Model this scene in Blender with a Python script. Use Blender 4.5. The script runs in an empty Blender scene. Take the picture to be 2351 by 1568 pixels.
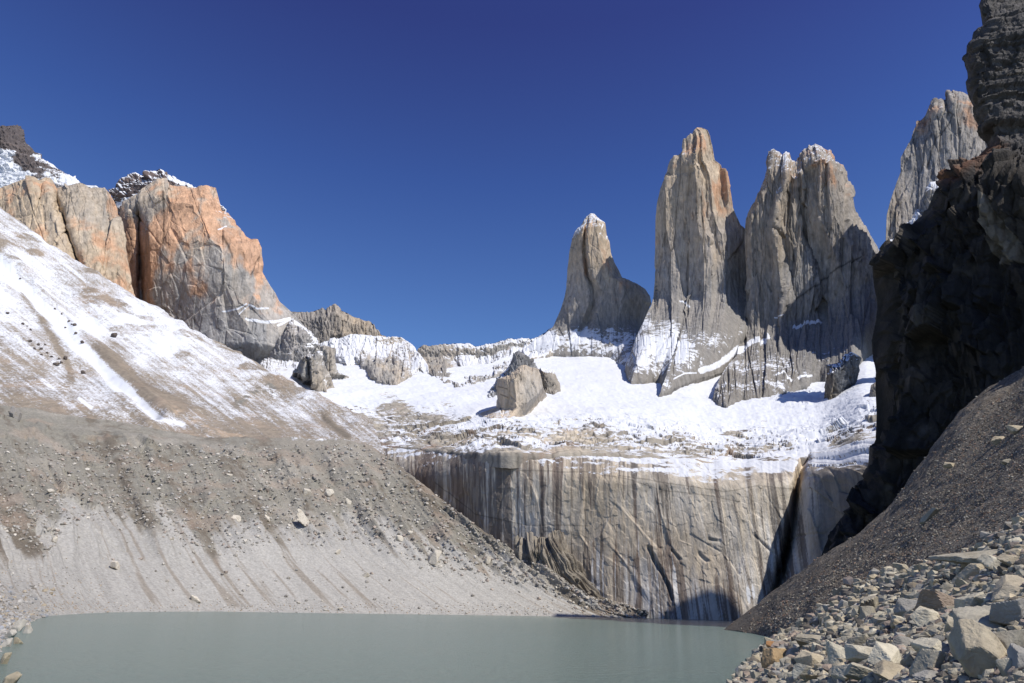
import bpy, math
import numpy as np
rad = math.radians
# ------------------------------------------------------------------ camera, sky, sun, exposure
scene = bpy.context.scene
F = 24.0 / 36.0 * 2351.0
CX, CY = 1175.5, 784.0
CAM = np.array([0.0, 0.0, 7.0])
PITCH, ROLL = rad(21.1), rad(1.4)
def Rx(a): c, s = math.cos(a), math.sin(a); return np.array([[1, 0, 0], [0, c, -s], [0, s, c]])
def Rz(a): c, s = math.cos(a), math.sin(a); return np.array([[c, -s, 0], [s, c, 0], [0, 0, 1]])
RM = Rx(math.pi / 2 + PITCH) @ Rz(ROLL)
cd = bpy.data.cameras.new('camera'); cam = bpy.data.objects.new('camera', cd)
scene.collection.objects.link(cam); scene.camera = cam
cd.lens = 24.0; cd.sensor_width = 36.0; cd.clip_start = 0.5; cd.clip_end = 60000
import mathutils
M4 = mathutils.Matrix([list(RM[i]) + [CAM[i]] for i in range(3)] + [[0, 0, 0, 1]])
cam.matrix_world = M4

SUN_EL, SUN_AZ = 48.0, 50.0        # azimuth: degrees from straight behind the camera towards the right
se, sa = rad(SUN_EL), rad(SUN_AZ)
SUNV = np.array([math.cos(se) * math.sin(sa), -math.cos(se) * math.cos(sa), math.sin(se)])
ld = bpy.data.lights.new('sun', 'SUN'); ld.energy = 4.9; ld.angle = rad(0.5); ld.color = (1.0, 0.955, 0.895)
sun = bpy.data.objects.new('sun', ld); scene.collection.objects.link(sun)
sun.rotation_euler = mathutils.Vector(SUNV).to_track_quat('Z', 'Y').to_euler()

world = bpy.data.worlds.new('World'); scene.world = world; world.use_nodes = True
wn = world.node_tree; bg = wn.nodes['Background']
sky = wn.nodes.new('ShaderNodeTexSky'); sky.sky_type = 'NISHITA'; sky.sun_disc = False
sky.sun_elevation = se; sky.sun_rotation = math.atan2(SUNV[0], SUNV[1])
sky.altitude = 2500; sky.air_density = 1.0; sky.dust_density = 0.15; sky.ozone_density = 4.0
hs = wn.nodes.new('ShaderNodeHueSaturation'); hs.inputs['Saturation'].default_value = 1.12
hs.inputs['Hue'].default_value = 0.505
wn.links.new(sky.outputs[0], hs.inputs['Color'])
tint = wn.nodes.new('ShaderNodeMix'); tint.data_type = 'RGBA'; tint.blend_type = 'MULTIPLY'; tint.inputs[0].default_value = 1.0
stc = wn.nodes.new('ShaderNodeTexCoord'); sxyz = wn.nodes.new('ShaderNodeSeparateXYZ'); wn.links.new(stc.outputs['Generated'], sxyz.inputs[0])
rmp_ = wn.nodes.new('ShaderNodeValToRGB'); e_ = rmp_.color_ramp.elements
e_[0].position = .36; e_[0].color = (.98, .98, 1.0, 1); e_[1].position = .72; e_[1].color = (.60, .43, .69, 1)
q_ = e_.new(.56); q_.color = (.68, .67, .89, 1); wn.links.new(sxyz.outputs[2], rmp_.inputs[0])
sc_ = wn.nodes.new('ShaderNodeVectorMath'); sc_.operation = 'SCALE'; sc_.inputs['Scale'].default_value = 1.8; wn.links.new(rmp_.outputs[0], sc_.inputs[0])
wn.links.new(sc_.outputs[0], tint.inputs[7]); wn.links.new(hs.outputs[0], tint.inputs[6])
wn.links.new(tint.outputs[2], bg.inputs[0]); bg.inputs[1].default_value = 0.09
scene.view_settings.view_transform = 'Standard'; scene.view_settings.look = 'None'
scene.view_settings.gamma = 1.0; scene.view_settings.exposure = 0.0
scene.cycles.max_bounces = 4; scene.cycles.diffuse_bounces = 3

# ------------------------------------------------------------------ maths helpers
def ray(px, py):
    px = np.asarray(px, float); py = np.asarray(py, float)
    d = np.stack([(px - CX) / F, -(py - CY) / F, -np.ones_like(px + py)], -1) @ RM.T
    return d / d[..., 1:2]
def P3(px, py, D): return CAM + ray(px, py) * np.asarray(D, float)[..., None]
def proj(P):
    q = (P - CAM) @ RM
    return CX + F * q[..., 0] / -q[..., 2], CY - F * q[..., 1] / -q[..., 2]
def water_D(px, py): return -CAM[2] / ray(px, py)[..., 2]
def sstep(a, b, x): t = np.clip((x - a) / (b - a), 0, 1); return t * t * (3 - 2 * t)
def lerp(a, b, t): return a + (b - a) * t
def resample(poly, n, axis=None):
    p = np.asarray(poly, float)
    if axis is None:
        d = np.hypot(np.diff(p[:, 0]), np.diff(p[:, 1])); t = np.concatenate([[0], np.cumsum(d)])
    else: t = p[:, axis] * (1 if p[-1, axis] > p[0, axis] else -1)
    t = (t - t[0]) / (t[-1] - t[0])
    s = np.linspace(0, 1, n) if np.isscalar(n) else n
    return np.stack([np.interp(s, t, p[:, k]) for k in range(p.shape[1])], -1)
_rng = np.random.RandomState(7)
LAT = _rng.rand(64, 64, 64)
def vnoise(x, y, z):
    xi = np.floor(x).astype(np.int64); yi = np.floor(y).astype(np.int64); zi = np.floor(z).astype(np.int64)
    fx, fy, fz = x - xi, y - yi, z - zi
    fx = fx * fx * (3 - 2 * fx); fy = fy * fy * (3 - 2 * fy); fz = fz * fz * (3 - 2 * fz)
    x0, y0, z0 = xi & 63, yi & 63, zi & 63; x1, y1, z1 = (xi + 1) & 63, (yi + 1) & 63, (zi + 1) & 63
    a = lerp(LAT[x0, y0, z0], LAT[x1, y0, z0], fx); b = lerp(LAT[x0, y1, z0], LAT[x1, y1, z0], fx)
    c = lerp(LAT[x0, y0, z1], LAT[x1, y0, z1], fx); d = lerp(LAT[x0, y1, z1], LAT[x1, y1, z1], fx)
    return lerp(lerp(a, b, fy), lerp(c, d, fy), fz) * 2 - 1
def fbm(x, y, z, oct=4, gain=0.5, seed=0, ridge=False):
    s = 0; a = 1.0; tot = 0
    for i in range(oct):
        k = 2.03 ** i; n = vnoise(x * k + 13.7 * seed + 5.1 * i, y * k + 7.3 * seed + 9.2 * i, z * k + 3.1 * seed + 2.7 * i)
        if ridge: n = 1 - 2 * np.abs(n)
        s = s + a * n; tot += a; a *= gain
    return s / tot
def n3(P, sx, sy=None, sz=None, **k):
    sy = sy or sx; sz = sz or sx
    return fbm(P[..., 0] / sx, P[..., 1] / sy, P[..., 2] / sz, **k)
def h2(i, j, k): return LAT[(i * 7 + k * 13) & 63, (j * 11 + k * 5) & 63, (i * 3 + j * 17 + k * 29) & 63]
def facet(u, v, seed=0, tilt=1.6):
    iu = np.floor(u).astype(np.int64); iv = np.floor(v).astype(np.int64)
    best = np.full(u.shape, 9.0); sec = np.full(u.shape, 9.0); val = np.zeros(u.shape)
    for a in (-1, 0, 1):
        for b in (-1, 0, 1):
            i, j = iu + a, iv + b
            dx = u - (i + h2(i, j, seed)); dy = v - (j + h2(i, j, seed + 1)); d = dx * dx + dy * dy
            hv = h2(i, j, seed + 2) - .5 + tilt * .5 * ((h2(i, j, seed + 3) - .5) * dx + (h2(i, j, seed + 4) - .5) * dy) * 2
            m = d < best; sec = np.where(m, best, np.minimum(sec, d)); val = np.where(m, hv, val); best = np.where(m, d, best)
    return val, np.sqrt(sec) - np.sqrt(best)
def field(px, py, pts, p=1.6):
    num = 0; den = 0
    for x, y, v in pts:
        w = 1.0 / (((px - x) ** 2 + (py - y) ** 2) + 60.0) ** p
        num = num + w * v; den = den + w
    return num / den
def pldist(px, py, pl):
    best = np.full(np.shape(px), 1e9)
    for (ax, ay), (bx, by) in zip(pl[:-1], pl[1:]):
        dx, dy = bx - ax, by - ay; t = np.clip(((px - ax) * dx + (py - ay) * dy) / (dx * dx + dy * dy), 0, 1)
        best = np.minimum(best, np.hypot(px - ax - t * dx, py - ay - t * dy))
    return best
def inpoly(px, py, poly):
    c = np.zeros(np.shape(px), bool); n = len(poly)
    for i in range(n):
        x1, y1 = poly[i]; x2, y2 = poly[(i + 1) % n]
        if y1 == y2: continue
        c ^= ((y1 > py) != (y2 > py)) & (px < (x2 - x1) * (py - y1) / (y2 - y1) + x1)
    return c
def normals(P):
    du = np.gradient(P, axis=1); dv = np.gradient(P, axis=0)
    n = np.cross(du, dv); l = np.linalg.norm(n, axis=-1, keepdims=True)
    return n / np.maximum(l, 1e-9)
def rgb(*c): return np.array(c, float)
def mixc(a, b, t): t = np.asarray(t)[..., None]; return a * (1 - t) + b * t

# ------------------------------------------------------------------ mesh + materials
def link_mesh(name, V, Fq, mat=None, attrs=None, smooth=True, parent=None):
    V = np.ascontiguousarray(V.reshape(-1, 3), dtype=np.float32); Fq = np.asarray(Fq, dtype=np.int32)
    me = bpy.data.meshes.new(name); k = Fq.shape[1]
    me.vertices.add(len(V)); me.vertices.foreach_set('co', V.ravel())
    me.loops.add(Fq.size); me.loops.foreach_set('vertex_index', Fq.ravel())
    me.polygons.add(len(Fq)); me.polygons.foreach_set('loop_start', np.arange(0, Fq.size, k, dtype=np.int32))
    me.polygons.foreach_set('use_smooth', np.full(len(Fq), smooth))
    me.update()
    for an, a in (attrs or {}).items():
        if a.ndim == 2:
            at = me.attributes.new(an, 'FLOAT_COLOR', 'POINT')
            at.data.foreach_set('color', np.concatenate([a, np.ones((len(a), 1))], 1).astype(np.float32).ravel())
        else:
            at = me.attributes.new(an, 'FLOAT', 'POINT'); at.data.foreach_set('value', a.astype(np.float32))
    if mat: me.materials.append(mat)
    o = bpy.data.objects.new(name, me); scene.collection.objects.link(o)
    if parent: o.parent = parent
    return o
def grid_faces(nv, nu, wrap=False, flip=False):
    i = np.arange(nv - 1)[:, None]; j = np.arange(nu if wrap else nu - 1)[None, :]; j2 = (j + 1) % nu
    a, b, c, d = i * nu + j, i * nu + j2, (i + 1) * nu + j2, (i + 1) * nu + j
    f = np.stack([a, d, c, b] if not flip else [a, b, c, d], -1); return f.reshape(-1, 4)
def tag(o, label=None, cat=None, group=None, kind=None):
    if label: o['label'] = label
    if cat: o['category'] = cat
    if group: o['group'] = group
    if kind: o['kind'] = kind
    return o
def N(nt, t, **kw):
    n = nt.nodes.new(t)
    for k, v in kw.items():
        if hasattr(n, k): setattr(n, k, v)
        else: n.inputs[k].default_value = v
    return n
def ground_mat(name, fine=2.0, stretch=(1, 1, 1), amp=0.35, bump=0.5, bdist=1.0, snow_scale=6.0, snow_amp=0.5, rough=0.9, speck=0.0, speck_scale=1.0, crack=0.0, soft=.06, snow_stretch=(1, 1, 1), rot=(0, 0, 0), bumpscale=None):
    m = bpy.data.materials.new(name); m.use_nodes = True; nt = m.node_tree; L = nt.links
    bs = nt.nodes['Principled BSDF']; bs.inputs['Roughness'].default_value = rough
    bs.inputs['Specular IOR Level'].default_value = 0.25
    tc = N(nt, 'ShaderNodeTexCoord'); mp = N(nt, 'ShaderNodeMapping'); mp.inputs['Scale'].default_value = stretch; mp.inputs['Rotation'].default_value = rot
    L.new(tc.outputs['Object'], mp.inputs[0])
    col = N(nt, 'ShaderNodeAttribute', attribute_name='Col'); sn = N(nt, 'ShaderNodeAttribute', attribute_name='snow')
    no = N(nt, 'ShaderNodeTexNoise', Scale=1.0 / fine, Detail=6.0, Roughness=0.65); L.new(mp.outputs[0], no.inputs['Vector'])
    mr = N(nt, 'ShaderNodeMapRange'); mr.inputs[1].default_value = .25; mr.inputs[2].default_value = .75
    mr.inputs[3].default_value = 1 - amp; mr.inputs[4].default_value = 1 + amp; L.new(no.outputs[0], mr.inputs[0])
    mul = N(nt, 'ShaderNodeVectorMath', operation='SCALE'); L.new(col.outputs['Color'], mul.inputs[0]); L.new(mr.outputs[0], mul.inputs['Scale'])
    cur = mul.outputs[0]
    if speck > 0:
        vo = N(nt, 'ShaderNodeTexVoronoi', Scale=1.0 / speck_scale); L.new(tc.outputs['Object'], vo.inputs['Vector'])
        sp = N(nt, 'ShaderNodeSeparateColor'); L.new(vo.outputs['Color'], sp.inputs[0])
        mr2 = N(nt, 'ShaderNodeMapRange'); mr2.inputs[3].default_value = 1 - speck; mr2.inputs[4].default_value = 1 + speck
        L.new(sp.outputs[0], mr2.inputs[0])
        mu2 = N(nt, 'ShaderNodeVectorMath', operation='SCALE'); L.new(cur, mu2.inputs[0]); L.new(mr2.outputs[0], mu2.inputs['Scale']); cur = mu2.outputs[0]
    ms = N(nt, 'ShaderNodeMapping'); ms.inputs['Scale'].default_value = snow_stretch; L.new(tc.outputs['Object'], ms.inputs[0])
    n2 = N(nt, 'ShaderNodeTexNoise', Scale=1.0 / snow_scale, Detail=7.0, Roughness=0.7); L.new(ms.outputs[0], n2.inputs['Vector'])
    ad = N(nt, 'ShaderNodeMath', operation='MULTIPLY_ADD'); L.new(n2.outputs[0], ad.inputs[0]); ad.inputs[1].default_value = snow_amp * 2
    sb = N(nt, 'ShaderNodeMath', operation='SUBTRACT'); L.new(sn.outputs['Fac'], sb.inputs[0]); sb.inputs[1].default_value = snow_amp
    L.new(sb.outputs[0], ad.inputs[2])
    rmp = N(nt, 'ShaderNodeMapRange'); rmp.inputs[1].default_value = .5 - soft; rmp.inputs[2].default_value = .5 + soft; L.new(ad.outputs[0], rmp.inputs[0])
    mx = N(nt, 'ShaderNodeMix', data_type='RGBA'); L.new(rmp.outputs[0], mx.inputs[0]); L.new(cur, mx.inputs[6]); mx.inputs[7].default_value = (.66, .672, .69, 1)
    L.new(mx.outputs[2], bs.inputs['Base Color'])
    nb = N(nt, 'ShaderNodeTexNoise', Scale=1.0 / (bumpscale or fine * .8), Detail=8.0, Roughness=0.7); L.new(mp.outputs[0], nb.inputs['Vector'])
    hh = nb.outputs[0]
    if speck > 0:
        vb = N(nt, 'ShaderNodeMath', operation='MULTIPLY_ADD'); L.new(vo.outputs['Distance'], vb.inputs[0]); vb.inputs[1].default_value = -0.8; L.new(hh, vb.inputs[2]); hh = vb.outputs[0]
    iv = N(nt, 'ShaderNodeMapRange'); iv.inputs[3].default_value = bump; iv.inputs[4].default_value = bump * .3; L.new(rmp.outputs[0], iv.inputs[0])
    bp = N(nt, 'ShaderNodeBump', Distance=bdist); L.new(iv.outputs[0], bp.inputs['Strength']); L.new(hh, bp.inputs['Height'])
    L.new(bp.outputs[0], bs.inputs['Normal'])
    return m

# ------------------------------------------------------------------ landform builders
STEP = 1.25     # mesh spacing in photo units (1/2351 of the picture width)
def coons(L, R, T, B, nu, nv):
    L = [T[0]] + list(L) + [B[0]]; R = [T[-1]] + list(R) + [B[-1]]
    l, r, t, b = resample(L, nv), resample(R, nv), resample(T, nu), resample(B, nu)
    u = np.linspace(0, 1, nu)[None, :, None]; v = np.linspace(0, 1, nv)[:, None, None]
    return ((1 - v) * t[None] + v * b[None] + (1 - u) * l[:, None] + u * r[:, None]
            - ((1 - u) * (1 - v) * t[0] + u * (1 - v) * t[-1] + (1 - u) * v * b[0] + u * v * b[-1]))
GX = [600, 850, 1000, 1300, 1500, 1700, 1850, 2000, 2150]
LIPY = [1000, 1022, 1036, 1042, 1048, 1064, 1048, 1004, 970]
GROWS = [(0., 620, 560), (.35, 900, 760), (.62, 1230, 1000), (.75, 1480, 1180), (.85, 1720, 1330), (.93, 1980, 1450), (1.03, 2250, 1560), (1.15, 2500, 1700)]
def lipf(px):
    px = np.asarray(px, float); z = px * 0
    return np.interp(px, GX, LIPY) + 7 * fbm(px / 45., z, z, oct=4, gain=.6, seed=200)
def gD(px, py):
    lip = lipf(px); t = (lip - py) / (lip - 818.0)
    a = np.interp(t, [r[0] for r in GROWS], [r[1] for r in GROWS]); b = np.interp(t, [r[0] for r in GROWS], [r[2] for r in GROWS])
    a = a + 210 * sstep(1180, 860, px) * sstep(.8, .3, t)
    return lerp(a, b, sstep(1880, 1990, px))
def body(name, L, R, T, B, D0, b, tb, mat, colf, dispf, shape=None, vt=0.12, base=0.7, baseD=None, lean=0.0, step=STEP, pxj=0.0, label=None, cat=None, kind='structure', Dextra=None):
    sp = lambda p: np.hypot(*np.diff(np.asarray(p, float)[:, :2], axis=0).T).sum()
    nv = int(max(sp([T[0]] + list(L) + [B[0]]), sp([T[-1]] + list(R) + [B[-1]])) / step); nu = int(max(sp(B), sp(T), (max(p[0] for p in list(L) + list(R) + list(T)) - min(p[0] for p in list(L) + list(R) + list(T)))) / step)
    g = coons(L, R, T, B, nu, nv)
    u = np.linspace(0, 1, nu)[None, :] * np.ones((nv, 1)); v = np.linspace(0, 1, nv)[:, None] * np.ones((1, nu))
    px, py = g[..., 0], g[..., 1]
    if shape is None: sh = (1 - np.abs(2 * u - 1) ** 2.4) ** 0.6
    else: sh = np.interp(u, [s[0] for s in shape], [s[1] for s in shape]); 
    if shape is not None:   # keep closed at the sides
        sh = sh * np.clip(np.minimum(u, 1 - u) / .015, 0, 1) ** .5
    gv = np.clip(v / vt, 0, 1) ** 0.6
    Dsp = D0 - lean * v
    Df = Dsp - b * sh * gv
    if Dextra is not None: Df = Df + Dextra(px, py, u, v)
    if base is not None:
        bd = baseD if baseD is not None else gD(g[-1, :, 0], g[-1, :, 1])
        w = sstep(base, 1.0, v); Df = Df * (1 - w) + (bd * np.ones(nu))[None, :] * w
        edge = Df[:, :1] * (1 - u) + Df[:, -1:] * u
    Pf = P3(px, py, Df)
    nrm = normals(Pf); s = np.sign(np.mean(np.sum(nrm * (CAM - Pf), -1))); nrm = nrm * s
    d = dispf(Pf, px, py, u, v); nrm2 = nrm
    emask = np.clip(np.minimum(np.minimum(u, 1 - u) * nu, v * nv) / 3.0, 0.35, 1)
    Pf = Pf + nrm2 * (d * emask)[..., None]
    nr2 = normals(Pf) * s
    nz = nr2[..., 2]
    col, snow = colf(Pf, px, py, u, v, nz, d)
    # back side: a coarse shell that closes the solid
    nub = max(8, nu // 8); ub = np.linspace(1, 0, nub + 2)[1:-1]
    el, er = Pf[:, 0], Pf[:, -1]
    gi = resample(np.stack([np.arange(nu), np.zeros(nu)], -1), 1 - 0 + 0 * 1) if False else None
    idx = np.clip((ub * (nu - 1)).astype(int), 0, nu - 1)
    bx, by = px[:, idx], py[:, idx]
    bsh = (1 - np.abs(2 * ub - 1) ** 2.4) ** .6
    Db = np.maximum(lerp(Df[:, :1], Df[:, -1:], ub[None]), D0) + tb * bsh[None] * np.clip(v[:, :1] / vt, 0, 1) ** .6
    Db = np.maximum(Db, Df[:, idx] + .5)
    Pb = P3(bx, by, Db)
    Pb[0] = Pf[0, idx]
    V = np.concatenate([Pf, Pb], 1); nt_ = nu + nub
    C = np.concatenate([col, col[:, idx]], 1); S = np.concatenate([snow, snow[:, idx]], 1)
    # skirt going below the base
    sk = V[-1:].copy(); sk[..., 1] += 25 * (D0 > 500) + 3; sk[..., 2] -= 140 if name == 'cliff' else .06 * D0
    V = np.concatenate([V, sk], 0); C = np.concatenate([C, C[-1:]], 0); S = np.concatenate([S, S[-1:]], 0)
    f = grid_faces(nv + 1, nt_, wrap=True, flip=(s < 0) ^ True)
    o = link_mesh(name, V, f, mat, {'Col': C.reshape(-1, 3), 'snow': S.reshape(-1)})
    if name in ('rock_tower', 'rock_pillar', 'rock_outcrop', 'rock_peak', 'moraine_mound'): kind = None
    tag(o, label, cat, None, kind); return o
def loft(name, lines, segs, nu, mat, colf, dispf, label=None, cat=None, kind='structure', smoothv=True, axis=None, thick=None):
    W = []
    for ln in lines:
        if isinstance(ln, np.ndarray): W.append(ln); continue
        a = np.array([[p[0], p[1], water_D(p[0], p[1]) if p[2] == 'w' else p[2]] for p in ln], float)
        r = resample(a, nu, axis); W.append(P3(r[:, 0], r[:, 1], r[:, 2]))
    W = np.array(W); rows = []
    for k in range(len(W) - 1):
        t = np.linspace(0, 1, segs[k], endpoint=(k == len(W) - 2))[:, None, None]
        p1, p2 = W[k], W[k + 1]; p0 = W[k - 1] if k else 2 * p1 - p2; p3 = W[k + 2] if k + 2 < len(W) else 2 * p2 - p1
        if smoothv:
            q = p1 * (1 - t) + p2 * t
            l1 = np.linalg.norm(p2 - p1, axis=-1, keepdims=True); m1 = (p2 - p0) / (np.linalg.norm(p1 - p0, axis=-1, keepdims=True) + l1 + 1e-6) * l1
            m2 = (p3 - p1) / (np.linalg.norm(p3 - p2, axis=-1, keepdims=True) + l1 + 1e-6) * l1
            q = (2 * t ** 3 - 3 * t ** 2 + 1) * p1 + (t ** 3 - 2 * t ** 2 + t) * m1 * .8 + (-2 * t ** 3 + 3 * t ** 2) * p2 + (t ** 3 - t ** 2) * m2 * .8
        else: q = p1 * (1 - t) + p2 * t
        rows.append(q)
    P = np.concatenate(rows, 0); nv = P.shape[0]
    n = normals(P); n = n * np.sign(np.mean(n[..., 2])) ; s = 1
    px, py = proj(P); v = np.linspace(0, 1, nv)[:, None] * np.ones((1, nu)); u = np.linspace(0, 1, nu)[None, :] * np.ones((nv, 1))
    d = dispf(P, px, py, u, v)
    P = P + n * d[..., None]
    n2 = normals(P); n2 = n2 * np.where(np.sum(n2 * n, -1, keepdims=True) < 0, -1, 1)
    px, py = proj(P)
    col, snow = colf(P, px, py, u, v, n2[..., 2], d)
    o = link_mesh(name, P, grid_faces(nv, nu), mat, {'Col': col.reshape(-1, 3), 'snow': snow.reshape(-1)})
    o['_g'] = 0; del o['_g']
    tag(o, label, cat, None, kind)
    return o, P

# shared colours (linear)
WARM = rgb(.42, .335, .235); GREY = rgb(.285, .268, .24); ORANGE = rgb(.44, .255, .15); BLUE = rgb(.25, .26, .275)
TAN = rgb(.41, .31, .20); BLACK = rgb(.045, .04, .034); CREAM = rgb(.52, .45, .345); PALE = rgb(.36, .345, .32)
TILL = rgb(.225, .21, .172); SCREE = rgb(.355, .34, .305)

M_gran = ground_mat('granite', fine=14, stretch=(1, 1, .45), amp=.30, bump=.9, bdist=4, snow_scale=22, snow_amp=.55, snow_stretch=(1, 1, 1.6), bumpscale=8)
M_face = ground_mat('granite_face', fine=16, stretch=(1, 1, .7), amp=.30, bump=.8, bdist=6, snow_scale=20, snow_amp=.5, bumpscale=14)
M_snow = ground_mat('glacier_snow', fine=16, amp=.35, bump=.5, bdist=4, snow_scale=7, snow_amp=.8, snow_stretch=(.5, 1, 1), bumpscale=12)
M_slope = ground_mat('snow_dusted_slope', fine=7, amp=.3, bump=.6, bdist=2.5, snow_scale=2.6, snow_amp=.85, bumpscale=5, soft=.2)

def granite_disp(a1=14, a2=6, sx=34, sz=230, fb=8, seed=0, ap=0.0):
    def f(P, px, py, u, v):
        k = np.median(P[..., 1]) / F; X = px * k + 3 * n3(P, 90, seed=seed + 4, oct=3); Z = -py * k + 4 * n3(P, 60, seed=seed + 6, oct=2)
        w = .35 + .65 * sstep(-.3, .5, n3(P, 170, oct=2, seed=seed + 7))
        f1 = facet(X / sx, Z / sz, seed, 2.2); f2 = facet(X / (sx * .45), Z / (sz * .35), seed + 5, 2.2); f3 = facet(X / (sx * .2), Z / (sz * .14), seed + 9, 2.2)
        sh = lambda q, e: q[0] * sstep(0, e, q[1])
        d = a1 * w * sh(f1, .02) + a2 * (.4 + .6 * w) * sh(f2, .03) + a2 * .6 * sh(f3, .04)
        d = d + fb * .8 * n3(P, 110, 110, 170, oct=3, seed=seed + 1) + 2.4 * n3(P, 16, 16, 30, oct=4, gain=.6, seed=seed + 3)
        d = d * (1 - ap * sstep(.62, .9, v))
        return d - a1 * .22 * np.exp(-(f1[1] / .035) ** 2) - a2 * .25 * np.exp(-(f2[1] / .05) ** 2)
    return f
def granite_col(orange=None, warm=None, snow=None, snz=.55, n0=.5, blue=None, dark=-.06, oo=-.1, strips=(), seed=0, cracks=()):
    def f(P, px, py, u, v, nz, d):
        k = np.median(P[..., 1]) / F; X = px * k; Z = P[..., 2]
        st = fbm(X / 16, X * 0, Z / 170, oct=4, seed=seed + 11); lo = n3(P, 110, oct=4, seed=seed + 12)
        w = np.clip((field(px, py, warm) if warm else .5) + .55 * lo + .5 * st, 0, 1)
        c = mixc(GREY, WARM, w)
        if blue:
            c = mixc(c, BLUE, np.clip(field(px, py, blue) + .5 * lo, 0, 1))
        if orange:
            o = field(px, py, orange) + oo + .6 * n3(P, 70, 70, 110, oct=5, seed=seed + 13) + .35 * n3(P, 22, 22, 36, oct=4, seed=seed + 14) + .25 * st
            c = mixc(c, ORANGE, sstep(.35, .75, o) * .85)
        s2 = fbm(X / 4.5, X * 0, Z / 45, oct=4, gain=.65, seed=seed + 15); s3 = n3(P, 9, 9, 16, oct=3, gain=.65, seed=seed + 16)
        c = c * (1 + .22 * st + .34 * s2 + .30 * s3 - dark)[..., None]
        c = c * (1 - .5 * sstep(.24, .44, s2 + .3 * lo))[..., None]
        sn = (field(px, py, snow) if snow else 0) + snz * np.clip(nz - n0, -.5, .5)
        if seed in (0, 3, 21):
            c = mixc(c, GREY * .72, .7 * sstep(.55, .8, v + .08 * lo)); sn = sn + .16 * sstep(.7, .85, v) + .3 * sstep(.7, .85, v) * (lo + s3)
        for pl, wd in strips: sn = np.maximum(sn, 1.15 - pldist(px + 3 * lo, py, pl) / wd)
        for pl, wd in cracks: c = c * (1 - .65 * np.exp(-(pldist(px + 4 * st, py, pl) / wd) ** 2))[..., None]
        return c, sn + 0 * px
    return f
#@@FAR
# ---- the three big towers
def jag(T, amp, n, seed):
    r = np.random.RandomState(seed); p = resample(T, n); p[1:-1, 1] += r.uniform(-amp, amp, n - 2); p[1:-1, 0] += r.uniform(-amp, amp, n - 2) * .4
    return [tuple(q) for q in p]
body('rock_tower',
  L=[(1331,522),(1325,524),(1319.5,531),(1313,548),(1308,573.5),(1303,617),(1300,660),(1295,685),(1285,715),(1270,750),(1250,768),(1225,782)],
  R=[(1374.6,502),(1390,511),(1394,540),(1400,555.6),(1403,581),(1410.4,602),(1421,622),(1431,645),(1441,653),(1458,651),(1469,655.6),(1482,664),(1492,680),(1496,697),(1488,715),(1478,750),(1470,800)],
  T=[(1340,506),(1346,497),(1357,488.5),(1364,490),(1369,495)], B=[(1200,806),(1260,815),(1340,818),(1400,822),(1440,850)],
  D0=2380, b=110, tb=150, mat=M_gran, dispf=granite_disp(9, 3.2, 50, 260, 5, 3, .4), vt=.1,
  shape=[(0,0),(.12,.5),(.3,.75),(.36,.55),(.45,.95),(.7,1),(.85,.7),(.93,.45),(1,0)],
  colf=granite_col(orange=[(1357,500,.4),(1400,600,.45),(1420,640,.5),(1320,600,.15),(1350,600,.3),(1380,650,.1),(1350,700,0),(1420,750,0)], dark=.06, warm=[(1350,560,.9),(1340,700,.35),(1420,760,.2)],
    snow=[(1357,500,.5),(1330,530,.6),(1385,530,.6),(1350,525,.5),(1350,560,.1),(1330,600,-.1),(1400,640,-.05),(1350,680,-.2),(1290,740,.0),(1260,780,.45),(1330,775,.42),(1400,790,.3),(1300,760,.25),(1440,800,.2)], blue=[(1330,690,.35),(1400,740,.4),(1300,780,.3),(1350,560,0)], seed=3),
  label='smallest rock tower, snow-tipped, standing alone left of the two big towers', cat='rock tower')
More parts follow.
